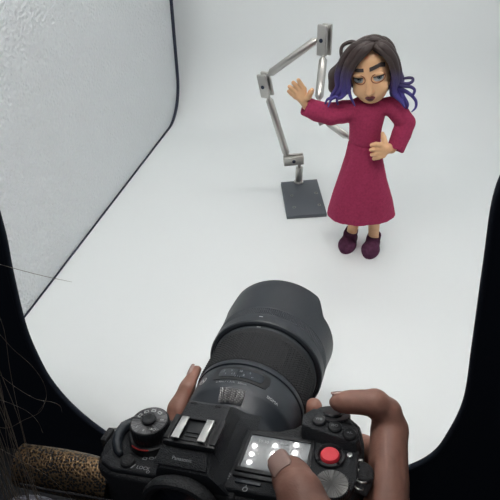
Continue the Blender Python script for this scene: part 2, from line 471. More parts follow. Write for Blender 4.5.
# LED bars under the tent's ceiling
for i, (t, nm) in enumerate(((.63, 'white LED bar at the back of the light tent ceiling'), (.05, 'white LED bar at the front of the light tent ceiling'))):
    r = empty('led_bar', Matrix.Translation(TW(.02, t, CEIL - .001)) @ Matrix.Rotation(math.atan2(tb[1], tb[0]), 4, 'Z'))
    tag(r, nm, 'lamp', 'LED bars of the light tent')
    V, F = box((0, 0, -3), (300, 45, 2.5), 1); mk('board', V, F, M['board'], r)
    d0 = None
    for a in range(12):
        for c in range(3):
            if d0 is None: d0 = mk('diode', *cyl((0, 0, -5.5), (0, 0, -8), 5.2, 12), M['diode' if i == 0 else 'diode_bright'], r); d_ = d0
            else: d_ = d0.copy(); COL.objects.link(d_); d_.parent = r
            d_.location = ((a - 5.5) * .049, (c - 1) * .028, 0)

# ================================================================== RIG ARM
RB = A(.0905, .766, 0)
rr = empty('rig_stand', Matrix.Translation(RB)); tag(rr, 'jointed steel rig arm on a dark grey base plate behind the puppet', 'rig')
def RW(p): return (np.array(p) - RB) * 1000
q = [on_floor(281, 182, .008), on_floor(317, 179, .008), on_floor(327, 213.5, .008), on_floor(287, 216, .008)]
poly = [((p - RB) * 1000)[:2] for p in q][::-1]
V, F = prism(poly, 0, 8, .7, 2); mk('base_plate', V, F, M['plate_grey'], rr)
qc = [np.append(p, 8) for p in poly[::-1]]
def onpl(u, v): return (qc[0] * (1 - u) + qc[1] * u) * (1 - v) + (qc[3] * (1 - u) + qc[2] * u) * v
for u, v in ((.22, .44), (.87, .42), (.22, .78), (.87, .76)):
    c = onpl(u, v); mb = MB(); mb.add(*cyl(c + A(0, 0, -2), c + A(0, 0, .15), 2.0, 16)); mb.build('screw_hole', M['hole'], rr)
    mb = MB(); mb.add(*torus(c + A(0, 0, .1), (0, 0, 1), 2.3, .35, 16, 6)); mb.build('hole_rim', M['steel'], rr)
pb = onpl(.5, .09)
Aj = RW(at_y(293.5, 159.5, .795)); Bj = RW(at_y(265.5, 85, .80)); Cj = RW(at_y(324.5, 40, .775))
Cb = RW(at_y(320.5, 113.5, .705)); De = RW(at_y(352, 140, .662))
pt = RW(at_y(299.6, 167, .803)); pb = A(pt[0], pt[1], 8)
mb = MB(); mb.add(*cyl(pb, pt, 6.2, 24, .8)).add(*cyl(pb, pb + A(0, 0, 2.5), 8.2, 24, .6)); mb.build('post', M['steel'], rr)
def rod(a, b, r=5.6, cut=13):
    a, b = A(*a), A(*b); d = (b - a) / np.linalg.norm(b - a); mb = MB()
    p, q2 = a + d * cut, b - d * cut
    mb.add(*lathe([(2.6, 0), (3.2, 1), (r, 5), (r, np.linalg.norm(q2 - p) - 5), (3.2, np.linalg.norm(q2 - p) - 1), (2.6, np.linalg.norm(q2 - p))], 24, p, d))
    mb.add(*cyl(a, p + d, 2.5, 16)).add(*cyl(q2 - d, b, 2.5, 16))
    mb.build('rod', M['steel'], rr)
def joint(c, along, side, L=20, w=8.5, balls=()):
    """two clamp plates over ball ends, drawn together by a bolt"""
    c = A(*c); u = A(*along); u /= np.linalg.norm(u); n = A(*side); n = n - u * (n @ u); n /= np.linalg.norm(n); w_ = np.cross(n, u)
    R = np.column_stack([w_, n, u])
    j = None
    for sgn in (-1, 1):
        V, F = box(c + n * sgn * 5.2, (w, 2.3, L), 1.6, 3, R); mk('clamp_plate', V, F, M['steel'], rr)
    for b in balls:
        mb = MB(); mb.add(*lathe([(.3, -5)] + [(5.2 * math.cos(t), 5.2 * math.sin(t)) for t in np.linspace(-1.2, 1.2, 9)] + [(.3, 5)], 20, c + u * b * (L - 7), n)); mb.build('ball', M['steel'], rr)
    mb = MB(); mb.add(*cyl(c - n * 9.2, c + n * 9, 3.0, 18, .5)); mb.build('bolt', M['steel_dark'], rr)
vn = A(-.15, -.93, .34)
joint(Aj, (1, .05, .08), (-.1, -1, .0), 17, 8, (-1, 1))
joint(Bj, (.22, .1, -1), (-.62, -.78, .1), 19, 8.5, (-1, 1))
joint(Cj, (-.03, .1, 1), (-.72, -.69, .1), 21, 8.5, (-1, 1))
joint(Cb, (.4, -.3, -.8), vn, 15, 8, (-1, 1))
ax = lambda c, d, b: A(*c) + A(*d) / np.linalg.norm(d) * b
mb = MB(); mb.add(*cyl(pt, ax(Aj, (1, .05, .08), 9), 2.6, 14)); mb.build('stud', M['steel'], rr)
rod(ax(Aj, (1, .05, .08), -9), ax(Bj, (.22, .1, -1), 12), 6.0, 9)
rod(ax(Bj, (.22, .1, -1), -12), ax(Cj, (-.03, .1, 1), 12) + A(-3, 0, -6), 5.8, 10)
rod(ax(Cj, (-.03, .1, 1), -13), ax(Cb, (.4, -.3, -.8), -9), 6.0, 12)
rod(ax(Cb, (.4, -.3, -.8), 8), De, 5.0, 7)
# clamp block behind the puppet's back
Ck = RW(at_y(373.5, 127, .668)); joint(Ck, (.05, 0, 1), vn, 21, 6, ())
mb = MB(); mb.add(*cyl(De, Ck, 3.2, 16)); mb.build('stud', M['steel'], rr)

# ================================================================== PUPPET
PB = A(.163, .615, 0); pn = PB / np.linalg.norm(PB); pX = A(pn[1], -pn[0], 0)
pup = empty('puppet', Matrix(((pX[0], pn[0], 0, PB[0]), (pX[1], pn[1], 0, PB[1]), (0, 0, 1, 0), (0, 0, 0, 1))))
tag(pup, 'stop motion puppet in raspberry felt dress with purple tipped hair, waving', 'puppet')
def PL(x, y, off=0.0):
    """photo point -> puppet frame (mm) on the upright plane off mm behind the puppet's axis"""
    d = ray(x, y); t = ((PB - cC) @ pn + off / 1000) / (d @ pn); p = cC + d * t - PB
    return A(p @ pX * 1000, off, p[2] * 1000)
def PLz(x, y, z):
    p = on_floor(x, y, z / 1000) - PB
    return A(p @ pX * 1000, p @ pn * 1000, z)

# ---- body: torso, arms, hands and legs in one skin
sk = SDF(.8)
sk.rings([(120, -12, 2, 16, 12), (160, -14, 2, 15, 12), (190, -18, 2, 16, 13), (212, -18, 2, 15, 12), (218, -18, 2, 9, 9), (240, -19, 0, 8, 8)], 2)
shoeL, shoeR = PLz(348, 242, 8), PLz(371, 247, 8)
ankL, ankR = A(PLz(352, 230, 12)[0] + 0, shoeL[1] + 9, 12), A(PLz(374.5, 233, 12)[0], shoeR[1] + 9, 12)
sk.chain([ankL, (-13, 0, 70), (-16, 2, 125)], [7.2, 8.5, 11], 3)
sk.chain([ankR, (11, 0, 70), (-3, 2, 125)], [7.2, 8.5, 11], 3)
# waving arm
SH1 = PL(352, 108, 0); EL1 = PL(328, 114, -6); WR1 = PL(307, 105.5, -14)
sk.chain([(-24, 2, 212), SH1, EL1, WR1], [6, 7, 6.5, 5.2], 3)
pc = PL(302.8, 98.5, -17); wr = WR1
sk.cone(wr, pc, 5.6, 6.5, 3)
fb = [PL(295.6, 96.6, -18), PL(297.6, 92.8, -18.5), PL(300.6, 90.4, -19), PL(304, 89.2, -19)]
fm = [PL(291.6, 93.4, -20), PL(292.8, 89.3, -20.5), PL(296.2, 85.8, -21), PL(300.6, 84, -21)]
ft = [PL(288.8, 91.2, -22), PL(289.4, 86.6, -23), PL(293.2, 82.6, -23), PL(298.4, 80, -23)]
for b_, m_, t_ in zip(fb, fm, ft):
    sk.cone(pc, b_, 5.2, 3.4, 2); sk.chain([b_, m_, t_], [3.1, 2.9, 2.4], .8)
tb1 = PL(308.6, 96.8, -20); sk.chain([pc, tb1, PL(310.6, 92.6, -23), PL(312, 90.2, -24)], [5, 3.8, 3.3, 2.8], 1.2)
# arm with the hand on the hip
SH2 = PL(391, 107, 0); EL2 = PL(408.5, 124, 6); WR2 = PL(391.5, 148.5, -14)
sk.chain([(-10, 2, 214), SH2, EL2, WR2], [6, 7, 6.5, 5.4], 3)
pc2 = PL(385.6, 148.8, -21); sk.cone(WR2, pc2, 5.6, 6.8, 3)
for (bx, by), (mx, my), (tx, ty) in (((381.2, 145), (376, 144.3), (371.8, 145)), ((381.6, 149), (375.8, 149), (371, 149.8)), ((382.2, 152.6), (376.8, 153.6), (372, 154.6)), ((383.4, 155.4), (378.6, 157.2), (374, 158.6))):
    b_, m_, t_ = PL(bx, by, -24), PL(mx, my, -25.5), PL(tx, ty, -24)
    sk.cone(pc2, b_, 5.4, 3.4, 2); sk.chain([b_, m_, t_], [3.3, 3.1, 2.6], .8)
sk.chain([pc2, PL(384.6, 142.4, -20), PL(383.6, 137.5, -17), PL(382.6, 133.6, -15)], [5, 3.7, 3.2, 2.5], 1.5)
V, F = sk.mesh(1); mk('body', V, F, M['skin_clay'], pup, smooth=180)

# ---- dress
ds = SDF(1.3)
hemw = lambda a, z: 1 + (.035 * np.sin(3 * a + .6) + .02 * np.sin(7 * a)) * np.clip((150 - z) / 90, 0, 1)
prof = [(50, -7, -1, 48, 28.5), (64, -7.3, -1, 47, 28), (90, -9, 0, 41, 28), (120, -12, 1, 32, 24), (150, -14, 1, 24.5, 20), (165, -15.5, 1, 21.5, 18), (178, -16.5, 1, 20, 17.2), (192, -17.5, 1, 20.5, 17.5), (205, -17.8, 1, 22, 17.5), (215, -18, 1, 22.5, 16), (222, -18, 1, 20, 14.5), (228, -18, 1, 15, 12)]
ds.rings(prof, 2, wob=hemw)
ds.chain([A(-30, 1, 213), PL(343, 112, -1), PL(331, 114, -5), PL(318, 111.5, -10), PL(305, 106, -14.5)], [13, 13.6, 13.4, 12.2, 11.6], 3)
ds.chain([A(-3, 1, 219), PL(391, 106, 1), PL(399, 113.5, 2), PL(405.5, 123, 5), PL(401.5, 134, -2), PL(395.3, 149.5, -12)], [10.5, 11.2, 11.8, 12, 12.0, 11.0], 1.2)
# flatten cuffs and hollow them; hollow the skirt
def cut_plane(c, nrm, rad):
    c = A(*c); nrm = A(*nrm) / np.linalg.norm(nrm)
    def f(P):
        h = (P - c) @ nrm
        return np.maximum(-h, np.linalg.norm(P - c, axis=-1) - rad)
    return f
c1 = PL(305, 106, -14.5); d1 = c1 - PL(318, 111.5, -10); c2 = PL(395.3, 149.5, -12); d2 = c2 - PL(402.5, 134, -2)
for c, d in ((c1, d1), (c2, d2)):
    u = d / np.linalg.norm(d)
    ds.fn(cut_plane(c + u * 1.0, u, 18), c - 20, c + 20, .8, True)
    ds.cone(c - u * 9, c + u * 12, 8.2, 10.6, 1, True)
inner = [(r[0], r[1], r[2], r[3] - 3, r[4] - 3) for r in prof if r[0] <= 120]; inner[0] = (48,) + inner[0][1:]
ds.rings(inner, 1, True, wob=hemw)
# waist seam crease
ds.fn(lambda P: np.maximum(np.abs(P[..., 2] - (170.5 - .05 * (P[..., 0] + 15))) - 1.2, np.maximum(-(np.sqrt(((P[..., 0] + 16) / 20.6) ** 2 + ((P[..., 1] - 1) / 17.8) ** 2) - .90) * 18, np.abs(P[..., 0] + 16) - 24)), (-42, -22, 166), (10, 22, 175), .6, True)
ds.fn(lambda P: P[..., 2] - (60.5 + .13 * (P[..., 0] + 7)), (-70, -50, 40), (60, 50, 70), .8, True)
V, F = ds.mesh(2); mk('dress', V, F, M['felt'], pup, smooth=180)

# ---- shoes
for c, ank, px in ((shoeL, ankL, (345.5, 250)), (shoeR, ankR, (369, 255))):
    toe = PLz(px[0], px[1] - 1, 6); heel = A(ank[0], ank[1] + 5, 7); d = toe - heel; d[2] = 0; d /= np.linalg.norm(d); sdv = A(d[1], -d[0], 0)
    s = SDF(.8)
    s.chain([heel + A(0, 0, 1), heel + d * 18 + A(0, 0, .5), toe - d * 5], [10.2, 11.6, 10.8], 4)
    s.ell(toe - d * 8 + A(0, 0, 2), (12.4, 12.2, 9), None, 4)
    s.chain([heel + A(0, 0, 13), heel + d * 8 + A(0, 0, 12)], [9.6, 10.2], 4)
    s.fn(lambda P: P[..., 2], (-99, -99, -40), (99, 99, .0), 0, True)
    s.fn(lambda P: -(P[..., 2] - 25), (-99, -99, 25), (99, 99, 60), 1.5, True)
    s.cone(ank + A(0, -1, 6), ank + A(0, -1, 30), 7.6, 8.0, 1, True)
    s.ops = [op if not (op[4] and abs(op[1][0]) > 90) else (op[0], np.minimum(heel, toe) - 25, np.maximum(heel, toe) + 25, op[3], True) for op in s.ops]
    V, F = s.mesh(1); V[:, 2] = np.maximum(V[:, 2], .05)
    sh = mk('shoe', V, F, M['shoe'], pup, smooth=180)
    # sole seam
    P = []
    for a in np.linspace(0, 2 * PI, 28, endpoint=False):
        o_ = (heel + toe) / 2 + d * math.cos(a) * (np.linalg.norm(toe - heel) / 2 + 6.6) + sdv * math.sin(a) * 10.9; P.append((o_[0], o_[1], 1.6))
    V, F = tube(P + P[:1], 1.3, 8, 2); mk('sole', V, F, M['shoe'], sh, smooth=180)

# ---- head (own tilted frame)
HO = A(-19.5, -3, 258)
roll, pitch, yawh = math.radians(-12), math.radians(7), math.radians(-3)
Rh = np.array((Matrix.Rotation(yawh, 3, 'Z') @ Matrix.Rotation(roll, 3, 'Y') @ Matrix.Rotation(pitch, 3, 'X')))
hd = SDF(.75)
hd.rings([(-30, 0, -8, 6, 5), (-28, 0, -7, 11, 9), (-24, 0, -5, 15.5, 14), (-18, 0, -3, 19, 18.5), (-9, 0, -1, 21.8, 21.5), (2, 0, 0, 23, 23), (14, 0, 0, 23.2, 23.5), (26, 0, 1, 20.5, 22), (34, 0, 2, 15.5, 17), (39, 0, 3, 9, 10), (41.5, 0, 3, 3, 3)], 3)
base_eval = SDF(.75); base_eval.ops = list(hd.ops)
def fy(x, z, sd=None, o=0.0):
    """front surface of the head at (x, z)"""
    ys = np.linspace(-34, 0, 400); P = np.stack([np.full(400, x), ys, np.full(400, z)], -1)
    d = (sd or hd).eval(P); i = np.argmax(d < 0); return ys[i] - o
eyes = [(-10.8, 5.5), (10.8, 5.5)]
for ex, ez in eyes:
    hd.ell((ex, fy(ex, ez, base_eval) + 1.2, ez), (7.2, 3.2, 5.6), None, 1.5, True)     # socket
    hd.ell((ex, fy(ex, ez + 4.5, base_eval) + 1.0, ez + 4.2), (7.0, 2.6, 2.8), None, 2.0)  # puffy upper lid
# nose: flat bridge widening to a blunt wedge
ny = fy(0, -10, base_eval)
hd.chain([(0, fy(0, 7, base_eval) + 1.6, 7), (0, ny - 1.6, -8), (0, ny - 2.6, -11.0)], [2.2, 3.0, 3.3], 2.5)
for sx_ in (-1, 1): hd.ell((sx_ * 3.0, ny - .2, -11.5), (2.4, 2.6, 2.2), None, 2)
# cheeks, lips mound, ears
for sx_ in (-1, 1):
    hd.ell((sx_ * 12, fy(12, -11, base_eval) + 4, -11), (8, 5, 7), None, 6)
hd.ell((0, fy(0, -19.5, base_eval) + 1.4, -19.5), (6.6, 2.6, 4.2), None, 3)
V, F = hd.mesh(1)
Mh = Matrix.Translation(HO * .001) @ Matrix(Rh.tolist()).to_4x4()
head = mk('head', V, F, M['skin_clay'], pup, smooth=180); head.matrix_local = Mh
full = hd
def drape(outline, m, name, off=.35, n=9):
    """a thin patch laid on the face: outline as rows of (x, zlow, zhigh)"""
    V = []; F = []; R_ = len(outline)
    for lay in (off, -.6):
        for x, z0, z1 in outline:
            for k in range(n):
                z = z0 + (z1 - z0) * k / (n - 1); e = math.sin(PI * k / (n - 1)) * .25 if lay > 0 else 0
                V.append((x, fy(x, z, full, lay + e), z))
    N = R_ * n
    for i in range(R_ - 1):
        for k in range(n - 1):
            a = i * n + k; F.append((a, a + 1, a + n + 1, a + n)); F.append((N + a, N + a + n, N + a + n + 1, N + a + 1))
    rim = [k for k in range(n)] + [i * n + n - 1 for i in range(1, R_)] + [(R_ - 1) * n + k for k in range(n - 2, -1, -1)] + [i * n for i in range(R_ - 2, 0, -1)]
    for i in range(len(rim)):
        a, b = rim[i], rim[(i + 1) % len(rim)]; F.append((a, b, N + b, N + a))
    return mk(name, V, F, m, head, smooth=60)
xs = np.linspace(-19.6, -4.2, 9); drape([(x, 5.6 + 8.6 + .10 * (x + 18) * .4, 5.6 + 12.0 + .25 * (x + 18) * .22) for x in xs], M['brow'], 'eyebrow', .9)
xs = np.linspace(2.6, 18.8, 10); drape([(x, 5.8 + 8.6 + 2.6 * (max(0, x - 3.6) / 11) ** .8 - 3.0 * max(0, (x - 14) / 4.6), 5.8 + 12.9 + 2.5 * (max(0, x - 3.6) / 11) ** .8 - 3.0 * max(0, (x - 14.5) / 4)) for x in xs], M['brow'], 'eyebrow', .9)
# mouth: small open heart shape
xs = np.linspace(-5.9, 5.9, 15)
drape([(x, -23.4 + 4.8 * (abs(x) / 5.9) ** 1.7, -16.0 - .9 * math.exp(-(x / 1.4) ** 2) - 1.6 * (abs(x) / 5.9) ** 3 + .001) for x in xs], M['lip'], 'mouth', .35)
xs = np.linspace(-3.6, 3.6, 9)
drape([(x, -20.9 + 1.2 * (abs(x) / 3.6) ** 2, -18.6 - .6 * (abs(x) / 3.6) ** 3) for x in xs], M['mouth_in'], 'mouth_opening', .75, 5)
for ex, ez in eyes:
    y0 = fy(ex, ez, base_eval)
    sgn = 1 if ex > 0 else -1
    tilt = A(sgn * .30, -1, 0)
    Re = np.column_stack([A(1, sgn * .30, 0) / math.hypot(1, .3), A(-sgn * .30, 1, 0) / math.hypot(1, .3), A(0, 0, 1)])
    e = SDF(.4); e.ell((0, 0, -.5), (6.5, 2.9, 5.0)); V, F = e.mesh(1)
    V = V @ Re.T + A(ex, y0 + 2.2, ez - .3); mk('eye', V, F, M['eye_white'], head, smooth=180)
    gx = .9      # glance to the picture's right
    def disc(dx, dz, rx, rz, dep, nm, mm_):
        e = SDF(.3); e.ell((dx, -2.35, dz), (rx, dep, rz)); V, F = e.mesh(1); V = V @ Re.T + A(ex, y0 + 2.2, ez - .3); mk(nm, V, F, mm_, head, smooth=180)
    disc(gx, .2, 3.1, 2.9, .8, 'iris', M['iris']); disc(gx, .6, 1.5, 1.5, 1.05, 'pupil', M['pupil'])
    # lids: heavy upper half, dark lash edge, warm rim all round
    rim = lambda rx, rz, z0, a0, a1, n=13: [A(rx * math.cos(a), 0, z0 + rz * math.sin(a)) for a in np.linspace(a0, a1, n)]
    def face_path(P, off): return [A(p[0] + ex, fy(p[0] + ex, p[2] + ez, base_eval) - off, p[2] + ez) for p in P]
    V, F = tube(face_path(rim(7.4, 5.9, -.8, 0, 2 * PI, 25), .1), .62, 8, 2); mk('eyelid_rim', V, F, M['lid_rim'], head, smooth=180)
    e = SDF(.4); e.ell((0, 0, 0), (7.2, 3.7, 5.0)); e.fn(lambda P: P[..., 2] - (1.7 - .03 * P[..., 0] * sgn), (-9, -6, -7), (9, 6, 2.4), .3, True)
    V, F = e.mesh(1); V = V @ Re.T + A(ex, y0 + 2.0, ez); mk('eyelid', V, F, M['skin_clay'], head, smooth=180)
    P = [A(x, -math.sqrt(max(.02, 1 - (x / 7.2) ** 2 - .11)) * 3.75 - .1 if abs(x) < 6.7 else -.6, 1.6 - .35 * (x / 7) ** 2) for x in np.linspace(-6.9, 6.9, 11)]
    V, F = tube([p @ Re.T + A(ex, y0 + 2.0, ez) for p in P], .62, 8, 2); mk('eyelash_line', V, F, M['lash'], head, smooth=180)

# ---- hair: moulded cap plus individual clay locks
hr_ = SDF(1.0)
HR = Rh
def HL(x, y, z): return HO + Rh @ A(x, y, z)
hr_.ell(HL(0, 5, 13), (27.5, 27, 31), Rh, 3)
hr_.ell(HL(-2, 16, -8), (27, 17, 28), Rh, 5)
# open the face: everything in front of a curved hairline
def face_open(P):
    q = (P - HO) @ Rh
    x, y, z = q[..., 0], q[..., 1], q[..., 2]
    lim = 33.5 - .040 * (np.abs(x - 1.5)) ** 2.0 * np.where(x < 1.5, 1.0, .92)          # pointed arch of the hairline
    lim = 36 - np.where(x < 3, .92, .72) * np.abs(x - 3) ** 1.05
    half = 22.0
    d = np.maximum(np.maximum(z - lim, np.abs(x - 1.0) - half - 1), y + 6 + .0 * z)
    return d
hr_.fn(face_open, HO - 45, HO + 45, 1.5, True)
V, F = hr_.mesh(2); hair = mk('hair', V, F, M['hair'], pup, smooth=180)
def lock(pts, rs, flat=None, n=7, m='hair'):
    P = [PL(*p) if len(p) == 3 and abs(p[0]) > 200 else A(*p) for p in pts]
    V, F = tube(P, rs, 10, n, flat); mk('hair_lock', V, F, M[m], hair, smooth=180)
# swept front locks from the parting, viewer's left
lock([(374, 45, -20), (366, 50, -28), (356, 61, -27), (348.5, 74, -24), (345, 88, -21), (341, 98, -19)], [4, 5, 5, 4.6, 3.6, 1.2])
lock([(373, 43, -17), (360, 49, -25), (350, 61, -24), (344.5, 76, -20), (342, 88, -17), (335, 97, -14), (328, 99, -12), (325, 104, -12)], [4, 5, 5.2, 5, 3.6, 2.4, 1.7, .8])
lock([(371, 41, -12), (356, 46, -18), (345, 58, -17), (339, 74, -12), (338, 87, -9), (332, 95, -8), (329, 100, -8)], [4, 5, 5.4, 5.6, 4.0, 2.2, .9])
lock([(363.5, 54, -29), (355.5, 62, -30), (350, 73, -28.5), (348.6, 84, -28), (350, 95, -27), (355, 106, -26)], [2.2, 3, 3, 2.5, 1.9, .7])
lock([(349, 84, -22), (346, 92, -22), (340, 98, -22), (336, 97, -22), (331, 100, -22), (328, 107, -22)], [3, 2.8, 2.2, 1.8, 1.5, .8])
lock([(345, 86, -12), (341, 93, -13), (337, 100, -14), (338, 105, -15)], [3.2, 2.6, 1.8, .8])
# viewer's right
lock([(375, 45, -20), (383, 48, -25), (391.5, 57, -22), (395.5, 69, -17), (396, 80, -14), (394, 90, -13), (399, 99, -12)], [4, 5, 5, 4.8, 4.4, 4.0, 2.4])
lock([(376, 43, -17), (386, 46, -20), (394, 57, -16), (398, 70, -10), (399, 82, -6), (400, 92, -5), (405, 101, -5), (406, 106, -6)], [4, 5, 5, 4.8, 4.4, 3.8, 2.6, 1.0])
lock([(393.5, 66, -20), (394.5, 78, -18), (394, 88, -17), (395, 95, -17), (401, 101, -15), (405, 108, -14)], [2.6, 3.4, 3.2, 2.8, 2.2, .9])
lock([(398, 76, -6), (402, 82.5, -8), (408, 83.5, -9), (412.3, 81.5, -9), (412.5, 78.4, -8), (408, 77.8, -7), (402, 79, -4)], [2.4, 2.0, 1.9, 1.8, 1.7, 1.7, 1.3])
lock([(397, 84, -8), (404, 86, -9), (411, 87, -10), (414.6, 90, -10), (413, 94.5, -10), (409, 94, -10), (407.6, 90.5, -9)], [2.6, 2.1, 1.9, 1.7, 1.6, 1.4, .8])
lock([(398, 88, -6), (405, 91, -7), (411, 95, -8), (415.8, 101, -8), (415.6, 107.5, -8), (411.5, 112, -9)], [2.8, 2.3, 2.0, 1.8, 1.5, .7])
lock([(397, 90, -2), (403, 97, -2), (407.5, 104, -3), (407, 109, -4)], [3.2, 2.6, 1.9, .8])
lock([(374.5, 46, -27), (383, 53, -28), (390, 62, -25), (393.5, 73, -21), (394, 84, -18)], [2.2, 3, 3.2, 3, 2])
# crown twists and the looped lock
lock([(364, 44, -6), (369, 38.8, -10), (376, 37.8, -10), (383, 40.5, -8), (390, 47, -6)], [2.6, 3.6, 3.8, 3.6, 2.4], m='hair_brown')
lock([(366, 42, -14), (373, 39.6, -17), (380, 41.5, -16), (387, 48, -15)], [2.4, 3.2, 3.2, 2.0], m='hair_brown')
lock([(358, 43.5, -4), (350.5, 42, -4), (343, 45.5, -4), (341, 51.5, -5), (342.5, 60, -7)], [2.4, 2.4, 2.2, 2.2, 2.2], m='hair_brown')
lock([(360, 48, -10), (352, 50, -11), (346, 57, -11), (341, 68, -8), (337, 80, -4)], [3, 3.2, 3.2, 3.6, 2.2], m='hair_brown')
lock([(352, 50, 0), (358, 43, -4), (366, 39.6, -6), (373, 38.8, -4)], [2.4, 3.4, 3.4, 2.2], m='hair_brown')
lock([(378, 37.6, -3), (385, 39.8, -4), (391.5, 46, -4), (396, 56, -2)], [2.4, 3.4, 3.2, 2.2], m='hair_brown')
lock([(371, 45.5, -22), (362, 51.5, -28), (354.5, 61, -29)], [1.6, 2.2, 1.4], m='hair_brown')
lock([(378, 44.5, -22), (386, 50.5, -26), (392, 60, -24)], [1.6, 2.2, 1.4], m='hair_brown')
lock([(362, 46, -19), (351, 55, -23), (345, 68, -21)], [1.4, 2.2, 1.6], m='hair_brown')
# hanging flat panel of hair behind the cheek
pa = [PL(345, 60, 12), PL(331, 75, 14), PL(329, 86, 14), PL(336, 93, 12), PL(347, 93, 8)]
pl = SDF(1.0); pl.chain([PL(344, 62, 10), PL(336.5, 75, 12), PL(335, 87, 11)], [6, 9.5, 8.5], 4); pl.chain([PL(345, 74, 8), PL(344, 88, 6)], [10, 9], 6)
V, F = pl.mesh(2); mk('hair_lock', V, F, M['hair_brown'], hair, smooth=180)
pl = SDF(1.0); pl.chain([PL(394, 66, 8), PL(396, 80, 8), PL(397, 92, 6), PL(401, 102, 4)], [8, 9, 8, 4.5], 4)
V, F = pl.mesh(2); mk('hair_lock', V, F, M['hair'], hair, smooth=180)

# ================================================================== STILLS CAMERA held in the foreground
CO = A(-.017, .1958, .1346)
def cam_axes(y, p, r):
    y, p, r = map(math.radians, (y, p, r))
    f = A(math.sin(y) * math.cos(p), math.cos(y) * math.cos(p), math.sin(p)); r0 = A(math.cos(y), -math.sin(y), 0); u0 = np.cross(r0, f)
    x = math.cos(r) * r0 + math.sin(r) * u0; return x, f, np.cross(x, f)
kx, ky, kz = cam_axes(17.16, -9.03, 8.53)
KM = np.array([kx, ky, kz])
def K(x, y, ax, val):
    """photo point -> camera-body frame (mm) where coordinate ax equals val"""
    d = KM @ ray(x, y); o = KM @ (cC - CO); t = (val / 1000 - o[ax]) / d[ax]; return (o + d * t) * 1000
def KW(p): return CO + KM.T @ (np.array(p, float) / 1000)
cmx = Matrix([[kx[i], ky[i], kz[i], CO[i]] for i in range(3)] + [[0, 0, 0, 1]])
dc = empty('mirrorless_camera', cmx)
tag(dc, 'black mirrorless camera with large lens and petal hood held in both hands', 'camera')

# body shell
front = [(-66, -7), (-60, -3), (-46, 0), (40, 0), (52, 6), (58, 22), (66, 28), (80, 27), (89, 19), (93, 4), (93, -28), (88, -44), (74, -50), (-52, -50), (-64, -46), (-68, -36), (-68, -14)]
mb = MB(); mb.add(*prism(front, -47, 33, 3.0, 3)); body = mb.build('body', M['rubber'], dc, smooth=40)
# top deck, left shoulder
mb = MB(); mb.add(*prism([(-66, -12), (-60, -5), (-16, -3), (-16, -47), (-52, -48), (-62, -44), (-66, -34)], 31, 36, 1.5, 3)); mb.build('top_plate', M['body'], dc)
# right shoulder deck
mb = MB(); mb.add(*prism([(15, -3), (52, -3), (91, -6), (92, -28), (87, -42), (72, -47.5), (15, -47.5)], 31, 38, 1.4, 3)); mb.build('top_plate', M['body'], dc)
# raised button deck in front of it
poly = [(55, -6), (90, -11), (92.5, -2), (90, 8), (83, 15), (70, 19), (58, 17), (53, 8)]
top = [(56, -1.5), (89, -6.5), (90.5, -1), (88, 6), (82, 12.5), (70, 16), (60, 14.5), (55, 7)]
mb = MB(); mb.add(*prism(poly, 30, lambda x, y: 46 - .1 * (x - 66) - .04 * (y - 4), 1.2, 3, top)); mb.build('button_deck', M['body'], dc)
# viewfinder hump
def hump():
    pr = [(-48, 20, 17), (-45.5, 44.5, 15), (-41, 51, 14.6), (-38, 56.2, 14.2), (-6, 56.2, 14), (-3, 54, 14.5)]
    V = []; F = []
    secs = []
    for y, z, w in [(-49.5, 47.0, 14.2), (-38, 52.5, 14.2), (-37.5, 55.6, 14.2), (-5, 55.6, 14.2), (-1, 53, 14.2), (10, 40, 14), (14, 33, 14)]:
        wb_ = 18.5 if y > -40 else 17.5
        secs.append([(-2 - w - 8 if False else -2 - wb_ - 3, y, 33), (-2 - w - 3.0, y, min(z, 46) - 2), (-2 - w, y, z), (-2 + w, y, z), (-2 + w + 3.6, y, min(z, 46) - 2), (-2 + wb_ + 9, y, 33)])
    for s_ in secs: V += s_
    for i in range(len(secs) - 1):
        for k in range(5): F.append((i * 6 + k, i * 6 + k + 1, (i + 1) * 6 + k + 1, (i + 1) * 6 + k))
        F.append((i * 6 + 5, i * 6, (i + 1) * 6, (i + 1) * 6 + 5))
    F.append(tuple(range(6))); F.append(tuple(len(V) - 6 + k for k in range(6)))
    bm = bmesh.new(); vs = [bm.verts.new(v) for v in V]
    for f in F: bm.faces.new([vs[i] for i in f])
    bmesh.ops.recalc_face_normals(bm, faces=bm.faces)
    bmesh.ops.bevel(bm, geom=bm.edges[:], offset=1.0, segments=2, profile=.5, affect='EDGES', clamp_overlap=True)
    return bm_out(bm)
hump_o = mk('viewfinder_hump', *hump(), M['body'], dc)
mb = MB()
for x, y in ((-12.2, -5.6), (4.4, -5.6)): mb.add(*box((x, y, 55.7), (2.0, .8, .25), .15, 1))
mb.build('mic_slot', M['hole'], hump_o)
# rear name panel of the hump
Rp = np.array(Matrix.Rotation(math.radians(26), 3, 'X'))
mb = MB(); mb.add(*prism([(-18.6, 0), (10.2, 0), (12.5, -10.5), (-20.4, -10.5)], 0, 2.2, .5, 2))
V = np.array(mb.V) @ Rp.T + A(-.2, -38.6, 51.6); np_o = mk('name_panel', V, mb.F, M['body'], dc)
fnp = lambda x, y, z: tuple(Rp @ A(x, y, z) + A(-.2, -38.6, 51.6))
mk('lettering', *text('Panasonic', 3.0, lambda x, y, z: fnp(x * 1.05 - 3.6, y - 6.0, z * .5 + 2.25)), M['paint_dim'], np_o, smooth=0)
